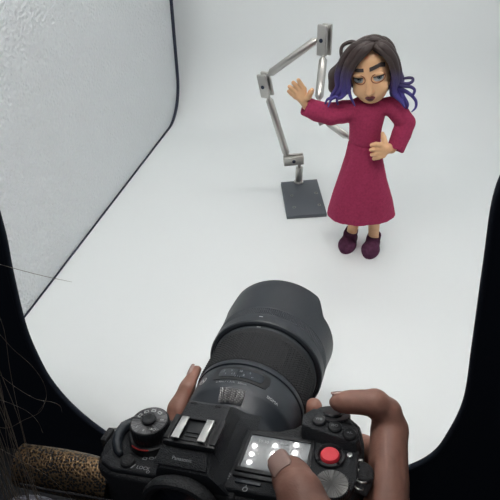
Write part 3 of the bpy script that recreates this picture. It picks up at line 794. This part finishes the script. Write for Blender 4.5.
# hot shoe
mb = MB(); mb.add(*box((-1.6, -31, 56.6), (15.4, 8.6, 1.1), .4)).add(*box((-1.6, -37.5, 55.8), (16, 2.2, 1.6), .4)); hs = mb.build('hot_shoe', M['body_smooth'], dc)
mb = MB(); mb.add(*box((-1.6, -30, 57.9), (6.4, 7.6, .35), .1))
for y in (-31.6, -34.6): mb.add(*box((-1.6, y, 58.6), (4.0, .45, .4), .1))
mb.add(*box((-1.6, -21.4, 58.6), (10.4, .7, .9), .2)); mb.build('shoe_bed', M['body_smooth'], hs)
for x in (-9.7, 6.5):
    mb = MB(); mb.add(*box((x, -30.3, 60.2), (2.35, 8.4, .5), .2)).add(*box((x + (-1.8 if x < 0 else 1.8), -30.3, 58.7), (.55, 8.4, 1.4), .15)); mb.build('shoe_rail', M['chrome'], hs)
for sx_ in (-1, 1):
    mb = MB(); mb.add(*box((-1.6 + sx_ * 14.4, -28.5, 57.2), (1.8, 9.5, 1.3), .4)); mb.build('shoe_side', M['body_smooth'], hs)

# eyecup
mb = MB(); mb.add(*lathe([(14.5, 0), (19, 0), (22, 3), (23, 7), (22.3, 10), (20.4, 10.6), (17.6, 9), (16, 3)], 48, (-3.5, -50, 25), (0, -1, 0), closed=True, rfun=lambda r, h, a: (r * (1 + .05 * abs(math.cos(a))), h)))
ec = mb.build('eyecup', M['rubber'], dc)
mb = MB(); mb.add(*cyl((-3.5, -50, 25), (-3.5, -52, 25), 16, 32)); mb.build('eyepiece_glass', M['window'], ec)
mb = MB(); mb.add(*cyl((22.5, -46, 30), (27, -46, 30), 5, 24, .6)); mb.build('diopter_knob', M['rubber'], dc)

# drive dial, left shoulder
dcx, dcy = -36.3, -21.8
mb = MB(); mb.add(*lathe([(14.2, 35), (14.6, 36), (14.6, 41.2), (13.6, 42)], 48, (dcx, dcy, 0))); fr = mb.build('focus_mode_ring', M['body_smooth'], dc)
mb = MB(); mb.add(*tube([(dcx + 14.4 * math.cos(a), dcy + 14.4 * math.sin(a), 41.6) for a in np.radians(np.linspace(-122, -72, 10))], .45, 6, 3)); mb.build('red_line', M['redline'], fr)
def knurl(n, amp): return lambda r, h, a: (r * (1 + amp * (1 if math.sin(n * a) > 0 else 0)), h)
mb = MB(); mb.add(*lathe([(12.0, 42), (12.4, 42.8), (12.4, 50.6), (11.9, 51.6), (11.2, 51.9)], 144, (dcx, dcy, 0), (0, 0, 1), rfun=lambda r, h, a: (r * (1 - (.03 if (math.sin(36 * a) > .2 and 42.5 < h < 51) else 0)), h)))
dd = mb.build('drive_dial', M['body_smooth'], dc)
mb = MB(); mb.add(*lathe([(4.6, 51.7), (4.6, 52.05), (11.2, 52.05), (11.5, 51.6)], 64, (0, 0, 0), closed=True)); mk('dial_face', mb.V, mb.F, M['spun_dark'], dd, loc=(dcx * .001, dcy * .001, 0))
mb = MB(); mb.add(*lathe([(4.3, 51.4), (4.3, 53.2), (3.8, 53.7), (2.4, 53.8), (.2, 53.1)], 32, (dcx, dcy, 0))); mb.build('dial_lock_button', M['body_smooth'], dd)
mb = MB()
def frame_icon(mb, cx, cy, z, w, h, t=.28, a=0):
    R = np.array(Matrix.Rotation(a, 3, 'Z')); 
    for dx, dy, hx, hy in ((0, h, w, t), (0, -h, w, t), (w, 0, t, h), (-w, 0, t, h)): mb.add(*box(A(cx, cy, z) + R @ A(dx, dy, 0), (hx, hy, .06), 0, 1, R))
for i, a in enumerate(np.radians([128, 96, 62, 160])): frame_icon(mb, dcx + 8.3 * math.cos(a), dcy + 8.3 * math.sin(a), 52.1, 1.25, .8, .25, a - PI / 2)
for a, s_ in ((-128, 'I'), (-88, 'II'), (-50, 'S&Q'), (14, '6K')):
    ar = math.radians(a); p = A(dcx + 8.4 * math.cos(ar), dcy + 8.4 * math.sin(ar), 52.1)
    mb.add(*text(s_, 2.4, lambda x, y, z: tuple(p + A(x, y, z * .3))))
mb.build('dial_marks', M['paint'], dd, smooth=0)
mb = MB()
for i, x in enumerate((-34.5, -30.5, -27)):
    frame_icon(mb, x, -37.2 + i * .9, 36.2, 1.2, .8, .22)
mb.build('lettering', M['paint_dim'], fr, smooth=0)
# focus lever & strap lug on the left
mb = MB(); P = [(-49, -14, 39), (-55, -14.5, 39), (-59, -20, 38.5), (-58, -29, 38), (-53.5, -36, 37.5), (-50, -38.5, 37.5)]
mb.add(*tube(P, [2.0, 2.8, 3.2, 3.2, 2.6, 1.6], 12, 6, ((0, 0, 1), 1.3))); mb.build('focus_lever', M['lens'], dc, smooth=180)
lug = MB(); lug.add(*torus((-69.5, -17, 31), (.1, .2, 1), 4.0, 1.0, 28, 8)); lug.add(*box((-67.5, -19, 29), (2.5, 3.0, 3), .6)); lug.build('strap_lug', M['chrome'], dc)
mb = MB(); mb.add(*box((-69, -24, 32), (2.2, 5.5, 4.5), .8)); mb.build('port_cover', M['rubber'], dc)
# rear left: button, LOCK lettering
mb = MB(); mb.add(*lathe([(4.6, 36), (4.4, 38), (3.4, 38.8), (.2, 39)], 28, (-43.5, -42, 0))); mb.build('button', M['rubber'], dc)
mb = MB(); mb.add(*text('LOCK', 3.3, lambda x, y, z: (x - 32.2, y * 1 - 44.0, 36.1 + z * .3))); mb.add(*box((-38.9, -44.0, 36.1), (.3, 1.7, .08), 0, 1, np.array(Matrix.Rotation(-.5, 3, 'Z')))); mb.add(*torus((-28, -46, 36.1), (0, 0, 1), .9, .2, 16, 6)); mb.build('lettering', M['paint_dim'], dc, smooth=0)
Rl = np.array(Matrix.Rotation(math.radians(68), 3, 'Z'))
mb = MB(); p0 = A(21.3, -40, 38.15); mb.add(*text('LVF', 2.9, lambda x, y, z: tuple(p0 + Rl @ A(x, y, z * .3)))); p1 = A(17.2, -36.5, 37.4); mb.add(*text('/', 2.4, lambda x, y, z: tuple(p1 + A(x, y, z * .3 + .8)))); mb.build('lettering', M['paint_dim'], dc, smooth=0)

# status display on the right shoulder
mb = MB(); cxl, cyl_, wl, hl_ = 44.2, -20.6, 21.0, 15.2
for dx, dy, hx, hy in ((0, hl_ - 1.3, wl, 1.3), (0, -hl_ + 1.3, wl, 1.3), (wl - 1.2, 0, 1.2, hl_), (-wl + 1.2, 0, 1.2, hl_)): mb.add(*box((cxl + dx, cyl_ + dy, 38.6), (hx, hy, 1.1), .4))
dp = mb.build('display_bezel', M['body_smooth'], dc)
mb = MB(); mb.add(*box((cxl, cyl_, 38.4), (wl - 2, hl_ - 2, .5), .1, 1)); dsp = mb.build('status_display', M['display'], dc)
mb = MB()
for s_, x, y, sz in (('59:30', -10, 8.5, 3.0), ('59.94', 3.0, 8.5, 2.6), ('MP4', 12.5, 7.6, 2.4), ('10bit', -12.5, -1, 2.4), ('180', 4, -1.2, 3.0), ('5600K', 11, -8.2, 2.6)):
    mb.add(*text(s_, sz, lambda px, py, pz: (cxl + x + px, cyl_ + y + py, 38.95 + pz * .1)))
mb.build('display_digits', M['paint_dim'], dsp, smooth=0)
mb = MB(); mb.add(*box((cxl - 4, -38.2, 38.4), (17, 1.3, 1.2), .5)); mb.build('display_ledge', M['body_smooth'], dc)
mb = MB(); mb.add(*box((33.5, -42.3, 38.3), (7.5, 1.1, .9), .5)); mb.build('lamp_button', M['lens'], dc)
mb = MB(); mb.add(*torus((33, -46.5, 38.2), (0, 0, 1), 1.3, .25, 16, 6)); mb.add(*box((33, -44.2, 38.2), (.25, .7, .1))); mb.build('lettering', M['paint_dim'], dc, smooth=0)

# movie button
rc = A(75.0, -14.2, 38)
mb = MB(); mb.add(*lathe([(9.0, -.5), (9.2, .6), (8.6, 1.8), (7.2, 2.0), (6.4, 1.2), (6.2, -.5)], 48, rc, closed=True, rfun=lambda r, h, a: (r, h - (1.0 if (abs(math.sin(2 * a)) > .985 and h > 1) else 0)))); bz = mb.build('record_button_ring', M['body_smooth'], dc)
mb = MB(); mb.add(*lathe([(5.6, -.5), (5.6, 1.6), (5.0, 2.5), (3.2, 2.3), (.2, 2.0)], 40, rc)); rb_ = mb.build('record_button', M['redbtn'], dc); rb_['label'] = 'red record button'
# WB / ISO / exposure buttons
for (x, y), s_ in (((65.6, 4.0), 'WB'), ((75.6, 1.6), 'ISO'), ((84.8, -1.6), '+/-')):
    b0 = A(x, y, 45.6 - .1 * (x - 66))
    mb = MB(); mb.add(*lathe([(4.4, -.4), (4.3, 1.5), (3.6, 2.2), (.2, 2.4)], 32, b0)); bt = mb.build('button', M['body_smooth'], dc)
    mb = MB(); mb.add(*text(s_, 2.7 if s_ != '+/-' else 3, lambda px, py, pz: tuple(b0 + A(px, py, 2.45 + pz * .3)))); mb.build('lettering', M['paint_dim'], bt, smooth=0)
# front dial and shutter release beyond the buttons
mb = MB(); mb.add(*lathe([(6.4, 0), (6.4, 2.4), (5.8, 3.2), (.2, 3.5)], 36, (72, 14.5, 42.0), (.0, .35, 1))); mb.build('shutter_button', M['body_smooth'], dc)
mb = MB(); mb.add(*lathe([(11.2, 0), (11.2, 2.6), (10.6, 3.4), (7, 3.5)], 96, (72, 14, 40.2), (.0, .35, 1), rfun=lambda r, h, a: (r * (1 - (.04 if (math.sin(32 * a) > 0 and r > 11) else 0)), h))); mb.build('front_dial', M['body_smooth'], dc)
# rear dial with spun metal face
rd = A(79.3, -35.0, 0)
mb = MB(); mb.add(*lathe([(9.6, 36), (9.9, 37), (9.9, 40.6), (9.4, 41.2)], 120, rd, rfun=lambda r, h, a: (r * (1 - (.03 if (math.sin(40 * a) > 0) else 0)), h))); rdo = mb.build('rear_dial', M['body_smooth'], dc)
mb = MB(); mb.add(*lathe([(9.0, 40.8), (8.9, 41.5), (4, 41.6), (.15, 41.6)], 96)); mk('dial_face', mb.V, mb.F, M['spun'], rdo, loc=(rd[0] * .001, rd[1] * .001, 0))
# right strap lug with ring and webbing
mb = MB(); mb.add(*torus((92.5, -14.5, 34), (.3, .2, 1), 3.6, .8, 28, 8)).add(*box((90, -11.5, 36), (3.5, .8, .6), .3)).add(*cyl((86, -11, 37.5), (86, -11, 39), 1.6, 16, .3)); mb.build('strap_lug', M['chrome'], dc)
mb = MB(); mb.add(*tube([(93, -13, 35), (96, -17, 35), (95.5, -24, 34), (94, -31, 32)], [2.6, 4.2, 4.6, 3.6], 12, 6, ((.2, 0, 1), .5))); mb.add(*tube([(93, -24, 37), (97, -25, 37), (99.5, -22.5, 36)], [1.6, 1.8, 1.2], 10, 5)); wbg = mb.build('strap_end', M['webbing'], dc, smooth=180)
mb = MB(); mb.add(*torus((94.5, -25.5, 36.4), (0, .6, 1), 2.9, .45, 24, 8)).add(*torus((93.2, -29.5, 35.4), (.3, .6, 1), 2.6, .4, 24, 8)); mb.build('split_ring', M['chrome'], wbg)

# lens: mount, barrel, window band, focus ring, front
def ly(prof, m, name, seg=96, rf=None, smooth=35, parent=None):
    mb = MB(); mb.add(*lathe([(r, h) for h, r in prof], seg, (0, 0, 0), (0, 1, 0), closed=False, rfun=rf)); return mb.build(name, m, parent or dc, smooth=smooth)
ly([(-1, 32), (1.5, 32), (1.5, 31), (5, 31.5)], M['chrome'], 'lens_mount')
barrel = ly([(3, 31), (5, 33.5), (16, 34.5), (19, 35), (27, 40.5), (30, 42), (50, 42.4), (51.2, 42.4), (51.4, 41.6), (52.6, 41.6), (52.8, 43), (56.5, 43.2), (57.2, 42.8)], M['lens'], 'lens_barrel')
kn = lambda r, h, a: (r + (.55 if (math.sin(96 * a + (0 if int(round((h - 58) / 1.25)) % 2 else PI / 2 * 2)) > 0) else -.25) * (1 if 58.4 < h < 90.4 else 0), h)
prof = [(57, 42.6)] + [(58 + i * 1.25 + d, 43.7) for i in range(27) for d in (.1, 1.05)] + [(92.2, 43.7), (93, 44.0), (96, 44.2)]
fring = ly(prof, M['rubber'], 'focus_ring', 480, kn, 30)
ly([(95, 43.8), (96.5, 44.5), (98, 44.8), (98.5, 44.2), (99.8, 44.2), (100.2, 46.2), (104, 46.4)], M['lens'], 'front_ring')
# petal hood: knurled band then smooth flared shade with scalloped front edge
def petal(a):
    # a = 0 at the frame's x axis of the lathe; long petals above and below, short at the sides
    c = abs(cs_top(a))
    t = min(1, max(0, (c - .50) / .22)); t = t * t * (3 - 2 * t)
    return t
hx, hy_, hz_ = frame_of((0, 1, 0))
def cs_top(a): return (hx * math.cos(a) + hy_ * math.sin(a))[2]
Y0, YS, YL = 99.0, 146.0, 163.5
def hood_pt(r, h, a):
    if h <= 121:
        kk = .45 if (110.2 < h < 119.6 and r > 47 and (math.sin(90 * a + h * 2.0) > 0) != (math.sin(90 * a - h * 2.0) > 0)) else 0
        return (r + kk, h)
    Lm = YS + (YL - YS) * petal(a)
    f = (h - 121) / (YL - 121); return (r, 121 + (Lm - 121) * f)
outp = [(98.6, 46.0), (99.4, 48.2), (100.4, 48.9), (109.2, 49.0), (109.6, 48.7)] + [(110.3 + .55 * i, 48.7) for i in range(17)] + [(119.8, 48.7), (120.2, 49.0), (121, 49.0), (130, 49.3), (142, 49.8), (153, 50.4), (162, 51.0), (163, 50.6)]
inp = [(163, 49.4), (150, 48.2), (130, 47.2), (121, 46.6), (104, 45.6)]
mb = MB(); mb.add(*lathe([(r, h) for h, r in outp + inp], 360, (0, 0, 0), (0, 1, 0), closed=True, rfun=hood_pt)); hood = mb.build('lens_hood', M['hoodm'], dc, smooth=30)
mb = MB(); mb.add(*box((0, 105.6, 49.05), (1.5, .28, .12))); mb.build('alignment_mark', M['paint'], hood)
mb = MB(); mb.add(*box((0, 97.2, 44.75), (1.6, .3, .12))); mb.build('alignment_mark', M['paint'], dc)
ly([(97, 40), (100, 39.5), (101, 38), (101.2, 1)], M['window'], 'front_element', 64)
# curved things on the barrel
def wrap(R, a0, y0): return lambda x, y, z: ((R + z) * math.sin(a0 + x / R), y0 + y, (R + z) * math.cos(a0 + x / R))
def band(R, a0, a1, y0, y1, th, m, name, parent, n=24, rc_=0):
    V = []; F = []
    for i in range(n + 1):
        a = a0 + (a1 - a0) * i / n; e = min(i, n - i) / n * (a1 - a0) * R
        ins = rc_ - math.sqrt(max(0, rc_ ** 2 - max(0, rc_ - e) ** 2)) if rc_ else 0
        for y in (y0 + ins, y1 - ins):
            for r in (R - .5, R + th): V.append((r * math.sin(a), y, r * math.cos(a)))
    for i in range(n):
        b = i * 4
        F += [(b + 1, b + 3, b + 7, b + 5), (b, b + 4, b + 6, b + 2), (b, b + 1, b + 5, b + 4), (b + 2, b + 6, b + 7, b + 3)]
    F += [(0, 2, 3, 1), (n * 4, n * 4 + 1, n * 4 + 3, n * 4 + 2)]
    return mk(name, V, F, m, parent)
wdw = band(42.3, -.46, .58, 35.5, 49.0, .35, M['body_smooth'], 'window_frame', barrel, 30, 4)
band(42.6, -.34, .46, 38.0, 46.5, .3, M['window'], 'distance_window', barrel, 30, 2.5)
mb = MB(); wr_ = wrap(43.0, 0, 42.3)
for s_, x, y, sz in (('3', -11, 1.8, 2.6), ('5', -5, 1.8, 2.6), ('10', 2, 1.8, 2.6), ('ft', 9, 1.8, 2.2), ('1', -9, -1.6, 2.6), ('1.5', -3, -1.6, 2.6), ('3', 5, -1.6, 2.6), ('m', 11.5, -1.6, 2.2)):
    mb.add(*text(s_, sz, lambda px, py, pz: wr_(px + x, py + y, pz * .2)))
mb.add(*text('|  |  |', 2.0, lambda px, py, pz: wr_(px + 1, py - 3.6, pz * .2)))
mb.build('lettering', M['paint_dim'], barrel, smooth=0)
w2 = wrap(42.45, 0, 32.6); mb = MB(); mb.add(*text('0.40m / 1.31ft   50mm', 2.6, lambda px, py, pz: w2(px - 2, py, pz * .2))); mb.build('lettering', M['paint_dim'], barrel, smooth=0)
w3 = wrap(42.3, .72, 31.2); mb = MB(); mb.add(*text('SIGMA', 3.4, lambda px, py, pz: w3(px, py - .2, pz * .2))); mb.build('lettering', M['paint'], barrel, smooth=0)
w4 = wrap(42.55, -.70, 40); mb = MB(); mb.add(*text('A', 5.0, lambda px, py, pz: w4(px, py, pz * .2))); mb.add(*[(lambda vf: vf)(([w4(*v) for v in torus((0, 0, .05), (0, 0, 1), 3.3, .2, 24, 6)[0]], torus((0, 0, .05), (0, 0, 1), 3.3, .2, 24, 6)[1]))][0]); mb.build('lettering', M['paint'], barrel, smooth=0)
# bright metal grip patch on the lower ring
V = []; F = []
n = 16
for i in range(n + 1):
    a = -.20 + .46 * i / n
    for y, R in ((18.6, 35.9), (19.2, 36.6), (27.4, 41.6), (27.8, 41.4)): V.append((R * math.sin(a), y, R * math.cos(a)))
for i in range(n):
    for k in range(3): F.append((i * 4 + k, i * 4 + k + 1, i * 4 + k + 5, i * 4 + k + 4))
gp = mk('grip_patch', V, F, M['spun_dark'], barrel)
mb = MB()
for i in range(11):
    for j in range(5):
        a = -.18 + .42 * i / 10; y = 20 + 7 * (j + (.5 if i % 2 else 0)) / 5.2; R = 37.2 + (y - 20) * .615 - .1
        mb.add(*lathe([(.75, 0), (.5, .45), (.1, .6)], 6, (R * math.sin(a), y, R * math.cos(a)), (math.sin(a), -.6, math.cos(a))))
mb.build('knurl', M['spun'], gp)

# ================================================================== CAMERA STRAP
st = empty('camera_strap', Matrix.Translation(at_depth(66, 468, .33))); tag(st, 'gold camera strap speckled with black, hanging left of the camera body', 'strap')
s0 = at_depth(66, 468, .33)
SW = lambda x, y, d: (at_depth(x, y, d) - s0) * 1000
P = [SW(21, 465, .342), SW(50, 470, .338), SW(80, 476, .334), SW(112, 484, .33)]
dwn = A(0, -.55, -.83)
band_V, band_F = tube(P, [14.0, 14.6, 14.8, 14.6], 40, 12, (np.cross(P[3] - P[0], dwn), .72)); mk('strap_band', band_V, band_F, M['gold'], st, smooth=60)
P = [SW(20, 484, .33), SW(50, 490, .326), SW(80, 495, .322), SW(112, 501, .318)]; mk('edge_binding', *tube(P, .8, 8, 4), M['webbing'], st, smooth=180)
P = [SW(108, 478, .325), SW(114, 468, .325), (KW((-71, -24, 28)) - s0) * 1000]
mk('strap_tab', *tube(P, [5, 3.6, 2.2], 12, 8, (KM[2], .35)), M['webbing'], st, smooth=180)

# ================================================================== PHOTOGRAPHER (hands, hair)
PE = A(-.02, .02, 0)
per = empty('person', Matrix.Translation(PE)); tag(per, 'person holding the black camera in both hands, long loose brown hair', 'person')
def to_person(V): return np.array([(KW(v) - PE) * 1000 for v in V])
# ---- right hand on the grip (camera frame, mm)
def poly_sd(P, poly):
    """signed distance to a polygon in x-y"""
    X, Y = P[..., 0], P[..., 1]; d = np.full(X.shape, 1e9); sgn = np.ones(X.shape); n = len(poly)
    for i in range(n):
        ax_, ay = poly[i]; bx, by = poly[(i + 1) % n]; ex, ey = bx - ax_, by - ay; wx, wy = X - ax_, Y - ay
        t = np.clip((wx * ex + wy * ey) / (ex * ex + ey * ey), 0, 1); d = np.minimum(d, (wx - ex * t) ** 2 + (wy - ey * t) ** 2)
        c1_, c2_, c3_ = Y >= ay, Y < by, ex * wy > ey * wx
        sgn = np.where((c1_ & c2_ & c3_) | (~c1_ & ~c2_ & ~c3_), -sgn, sgn)
    return sgn * np.sqrt(d)
def camera_solid(P):
    """space the camera takes up, so skin lies against it"""
    z = P[..., 2]
    d = np.maximum(poly_sd(P, front), np.maximum(-47 - z, z - 33))
    d = np.minimum(d, np.maximum(np.maximum(np.abs(P[..., 0] - 53) - 40, np.abs(P[..., 1] + 25) - 24), np.maximum(20 - z, z - 39.8)))
    d = np.minimum(d, np.maximum(np.maximum(np.abs(P[..., 0] - 72.5) - 20, np.abs(P[..., 1] - 5) - 14), np.maximum(20 - z, z - 48.6)))
    d = np.minimum(d, np.linalg.norm(P - A(80, -35, 38), axis=-1) - 9)
    d = np.minimum(d, np.maximum(np.maximum(np.abs(P[..., 0] - 94) - 5.5, np.abs(P[..., 1] + 22) - 12), np.maximum(24 - z, z - 39.5)))
    rad = np.hypot(P[..., 0], z); y = P[..., 1]
    d = np.minimum(d, np.maximum(rad - np.interp(y, [0, 19, 28, 56, 58, 97, 98, 165], [34, 35.5, 42.6, 43.4, 44.6, 45, 49.8, 51]), np.maximum(-y, y - 165)))
    return d - .9
CLO, CHI = A(-75, -75, -60), A(120, 170, 60)
h = SDF(1.5)
MC = [A(106.5, 15, 35), A(107.5, 9, 13), A(106, 4, -7), A(103, -3, -25)]
WRI = A(112, -72, -6)
for i, c in enumerate(MC): h.cone(WRI + A(-2, 0, 10 - 7 * i), c, 13, 10.2 - i * .4, 7)
h.chain([A(110, -40, 22), A(108, -15, 27), MC[0]], [10.5, 9.6, 9.6], 5)
h.chain([WRI, WRI + A(10, -60, -30), WRI + A(22, -150, -80)], [20, 22, 29], 8)
# index finger arched over the shutter release
IP = [MC[0], K(387, 412, 2, 46), K(374, 404, 2, 53), K(362, 402.5, 2, 55), K(351, 402, 2, 56), K(343, 402.5, 2, 55.5), K(337, 402.5, 2, 55)]
h.chain(IP[:3], [9.8, 8.5, 8.3], 3)
h.chain(IP[2:5], [8.4, 7.3, 6.8], 2)
h.chain(IP[4:], [6.8, 6.2, 4.9], 2)
h.ell(IP[2] + A(1.2, .5, .8), (7.8, 7.6, 7.8), None, 3); h.ell(MC[0] + A(1.5, 2, 1.5), (9.0, 9, 9), None, 4)
# three fingers wrapped round the front of the grip
for c, pip, tip, r in ((MC[1], (88, 36, -5), (62, 37.5, -7), 8.6), (MC[2], (87, 35, -22), (62, 36, -24), 8.4), (MC[3], (85, 31, -38), (64, 33, -40), 7.6)):
    h.chain([c, A(100, 25, (c[2] + pip[2]) / 2), pip], [10.5, 9.6, 9], 4); h.chain([pip, (75, 39, pip[2] - 1), tip], [8.8, r, r - 1.4], 3)
# thumb lying over the display
TH = [A(106, -50, 14), A(97, -68, 28), A(78, -68, 47), K(300, 494, 2, 51.5), K(292, 478.5, 2, 49.5), K(289.5, 473, 2, 48.5)]
h.chain(TH[:3], [15, 14, 13], 8); h.chain(TH[2:4], [13, 11.6], 5); h.chain(TH[3:], [11.8, 10.4, 9.0], 3)
h.ell((104, -42, 12), (13, 22, 18), None, 8)
h.fn(camera_solid, CLO, CHI, 1.5, True)
# knuckle creases on the thumb and index
V, F = h.mesh(2)
hand = mk('hand', to_person(V), F, M['skin'], per, smooth=180); hand['label'] = 'right hand with index finger arched over the shutter'
def skin_point(sd, c, n):
    ts = np.linspace(25, 0, 400); d = sd.eval(np.array([c + n * t for t in ts])); return c + n * ts[int(np.argmax(d < 0))]
def nail(c, d, up, w, l, parent):
    """curved fingernail at c pointing along d, facing up (camera frame)"""
    d = A(*d) / np.linalg.norm(d); up = A(*up); up = up - d * (up @ d); up /= np.linalg.norm(up); s = np.cross(d, up)
    V = []; F = []; nu, nv = 9, 7
    for lay in (0, -1.2):
        for i in range(nu):
            a = (i / (nu - 1) - .5) * 1.9
            for j in range(nv):
                v = j / (nv - 1) - .5; sh = (1 - .5 * abs(2 * v) ** 4) ** .5
                V.append(A(*c) + s * math.sin(a * sh) * w / math.sin(.95) / 1 + up * (math.cos(a * sh) - 1) * w * .75 + d * v * l + up * (lay - .25 * (2 * v) ** 2))
    N = nu * nv
    for i in range(nu - 1):
        for j in range(nv - 1):
            a = i * nv + j; F += [(a, a + 1, a + nv + 1, a + nv), (N + a, N + a + nv, N + a + nv + 1, N + a + 1)]
    rim = [j for j in range(nv)] + [i * nv + nv - 1 for i in range(1, nu)] + [(nu - 1) * nv + j for j in range(nv - 2, -1, -1)] + [i * nv for i in range(nu - 2, 0, -1)]
    F += [(rim[i], rim[(i + 1) % len(rim)], N + rim[(i + 1) % len(rim)], N + rim[i]) for i in range(len(rim))]
    mk('fingernail', to_person(V), F, M['nail'], parent, smooth=60)
dthumb = TH[5] - TH[3]
upv = A(-.50, -.30, 1)
un = upv - dthumb / np.linalg.norm(dthumb) * (upv @ dthumb / np.linalg.norm(dthumb)); un /= np.linalg.norm(un)
nc = TH[5] * .85 + TH[4] * .15; nail(skin_point(h, nc, un) + un * 1.7, dthumb, un, 6.6, 14.0, hand)
ti = IP[6]; di = ti - IP[4]
nu_ = A(-.2, .9, .75); nu_ /= np.linalg.norm(nu_); nail(skin_point(h, ti + A(1, 0, 0), nu_) + nu_ * .9, di, nu_, 3.8, 8, hand)
# ---- left hand cradling the lens from below
g = SDF(1.5)
W2 = A(-34, -70, -82)
PM = [A(-22, 52, -60), A(-4, 48, -62), A(10, 40, -60), A(16, 26, -58)]
for c in PM: g.cone(W2 + A(0, 8, 2), c, 15, 11, 8)
g.chain([W2, W2 + A(-10, -70, -35), W2 + A(-20, -150, -80)], [19, 23, 28], 8)
for c, p, t, r in ((PM[1], (36, 56, -42), (50.3, 58, 6), 8), (PM[2], (38, 44, -40), (51.5, 42, 4), 8), (PM[3], (38, 26, -40), (49.0, 24, -8), 7.4)):
    p = A(*p); t = A(*t); g.chain([c, (c + p) / 2 + A(0, 0, -3), p], [10.5, 9.4, 9], 4); g.chain([p, p * .45 + t * .55 + A(5.5, 0, -2), t], [8.8, 8.0, 6.4], 3)
g.chain([PM[0], (8, 64, -58), (34, 70, -40), (44, 71, -26)], [10.5, 9.4, 8.8, 7], 4)
T2 = [A(-36, -20, -62), A(-52, 6, -30), K(178, 409, 2, 4), K(188, 388, 2, 14), K(195.5, 372, 2, 19)]
T2 = [T2[0], T2[1]] + [t + A(.8, 0, 0) for t in T2[2:]]
g.chain(T2[:2], [16, 12], 8); g.chain(T2[1:4], [11, 8.2, 7.4], 4); g.chain(T2[3:], [7.4, 5.4], 2)
g.fn(camera_solid, CLO, CHI, 1.5, True)
V, F = g.mesh(2)
hand2 = mk('hand', to_person(V), F, M['skin'], per, smooth=180); hand2['label'] = 'left hand cupping the lens from below'
dt = T2[4] - T2[3]; nu_ = A(-1, 0, .75); nu_ /= np.linalg.norm(nu_); nail(skin_point(g, T2[4] - dt * .12, nu_) + nu_ * 1.0, dt, nu_, 4.4, 9, hand2)
# ---- loose hair hanging into the corner
rnd = random.Random(11); mb = MB()
def strand(px, r=.28, d=.17):
    P = [(at_depth(x, y, d + dd * .02) - PE) * 1000 for (x, y), dd in zip(px, np.linspace(-1, 1, len(px)))]
    mb.add(*tube(P, [r] * (len(P) - 1) + [r * .5], 5, 6))
for i in range(20):
    b = rnd.random(); x0 = -14 + 12 * rnd.random(); y0 = 345 + 130 * b
    sl = 18 + 40 * rnd.random() + 30 * b
    strand([(x0 - 6, y0 - 30), (x0 + sl * .25 + rnd.uniform(-3, 3), y0 + 25), (x0 + sl * .55 + rnd.uniform(-4, 4), y0 + 75), (x0 + sl * 1.0 + rnd.uniform(-6, 8), y0 + 130 + 20 * rnd.random()), (x0 + sl * 1.3, y0 + 190)], rnd.uniform(.07, .15), .16 + .03 * rnd.random())
for px in ([(-8, 325), (12, 348), (32, 366), (44, 384), (46, 400), (38, 412)], [(-8, 368), (14, 386), (36, 399), (52, 402), (60, 406), (62, 412)], [(-6, 398), (12, 404), (28, 412), (38, 422), (43, 433)], [(46, 398), (40, 412), (24, 420), (8, 428), (-6, 426)],
           [(-8, 262), (20, 270), (48, 277), (72, 282)], [(-8, 444), (20, 460), (50, 478), (78, 505)], [(-8, 300), (4, 330), (10, 370), (18, 410), (30, 460), (40, 510)]):
    strand(px, .09, .17)
mb.build('hair', M['strand'], per, smooth=180)
# grey knit shoulder at the lower edge
e = SDF(2.0); c = KM @ (at_depth(28, 530, .25) - CO) * 1000
e.ell(c, (22, 16, 14), None, 2); V, F = e.mesh(1); mk('clothing', to_person(V), F, M['grey_knit'], per, smooth=180)

# ================================================================== LIGHT
w = bpy.data.worlds.new('room'); S.world = w; w.use_nodes = True
bg = w.node_tree.nodes['Background']; bg.inputs['Color'].default_value = (.62, .72, .90, 1); bg.inputs['Strength'].default_value = .05
def area(name, loc, target, size, power, col=(1, 1, 1)):
    l = bpy.data.lights.new(name, 'AREA'); l.size = size; l.energy = power; l.color = col; l.shape = 'DISK'
    o = bpy.data.objects.new(name, l); COL.objects.link(o); o.location = loc
    o.rotation_euler = (Vector(target) - Vector(loc)).to_track_quat('-Z', 'Y').to_euler(); return o
area('room_lamp', (-.5, -.5, 2.2), (0, .2, .1), .5, 2.6, (1, .95, .9))

vs = S.view_settings; S.display_settings.display_device = 'sRGB'
vs.view_transform = 'Standard'; vs.look = 'None'; vs.exposure = .80; vs.gamma = 1; vs.use_curve_mapping = False
S.cycles.max_bounces = 10; S.cycles.diffuse_bounces = 6; S.cycles.use_denoising = True
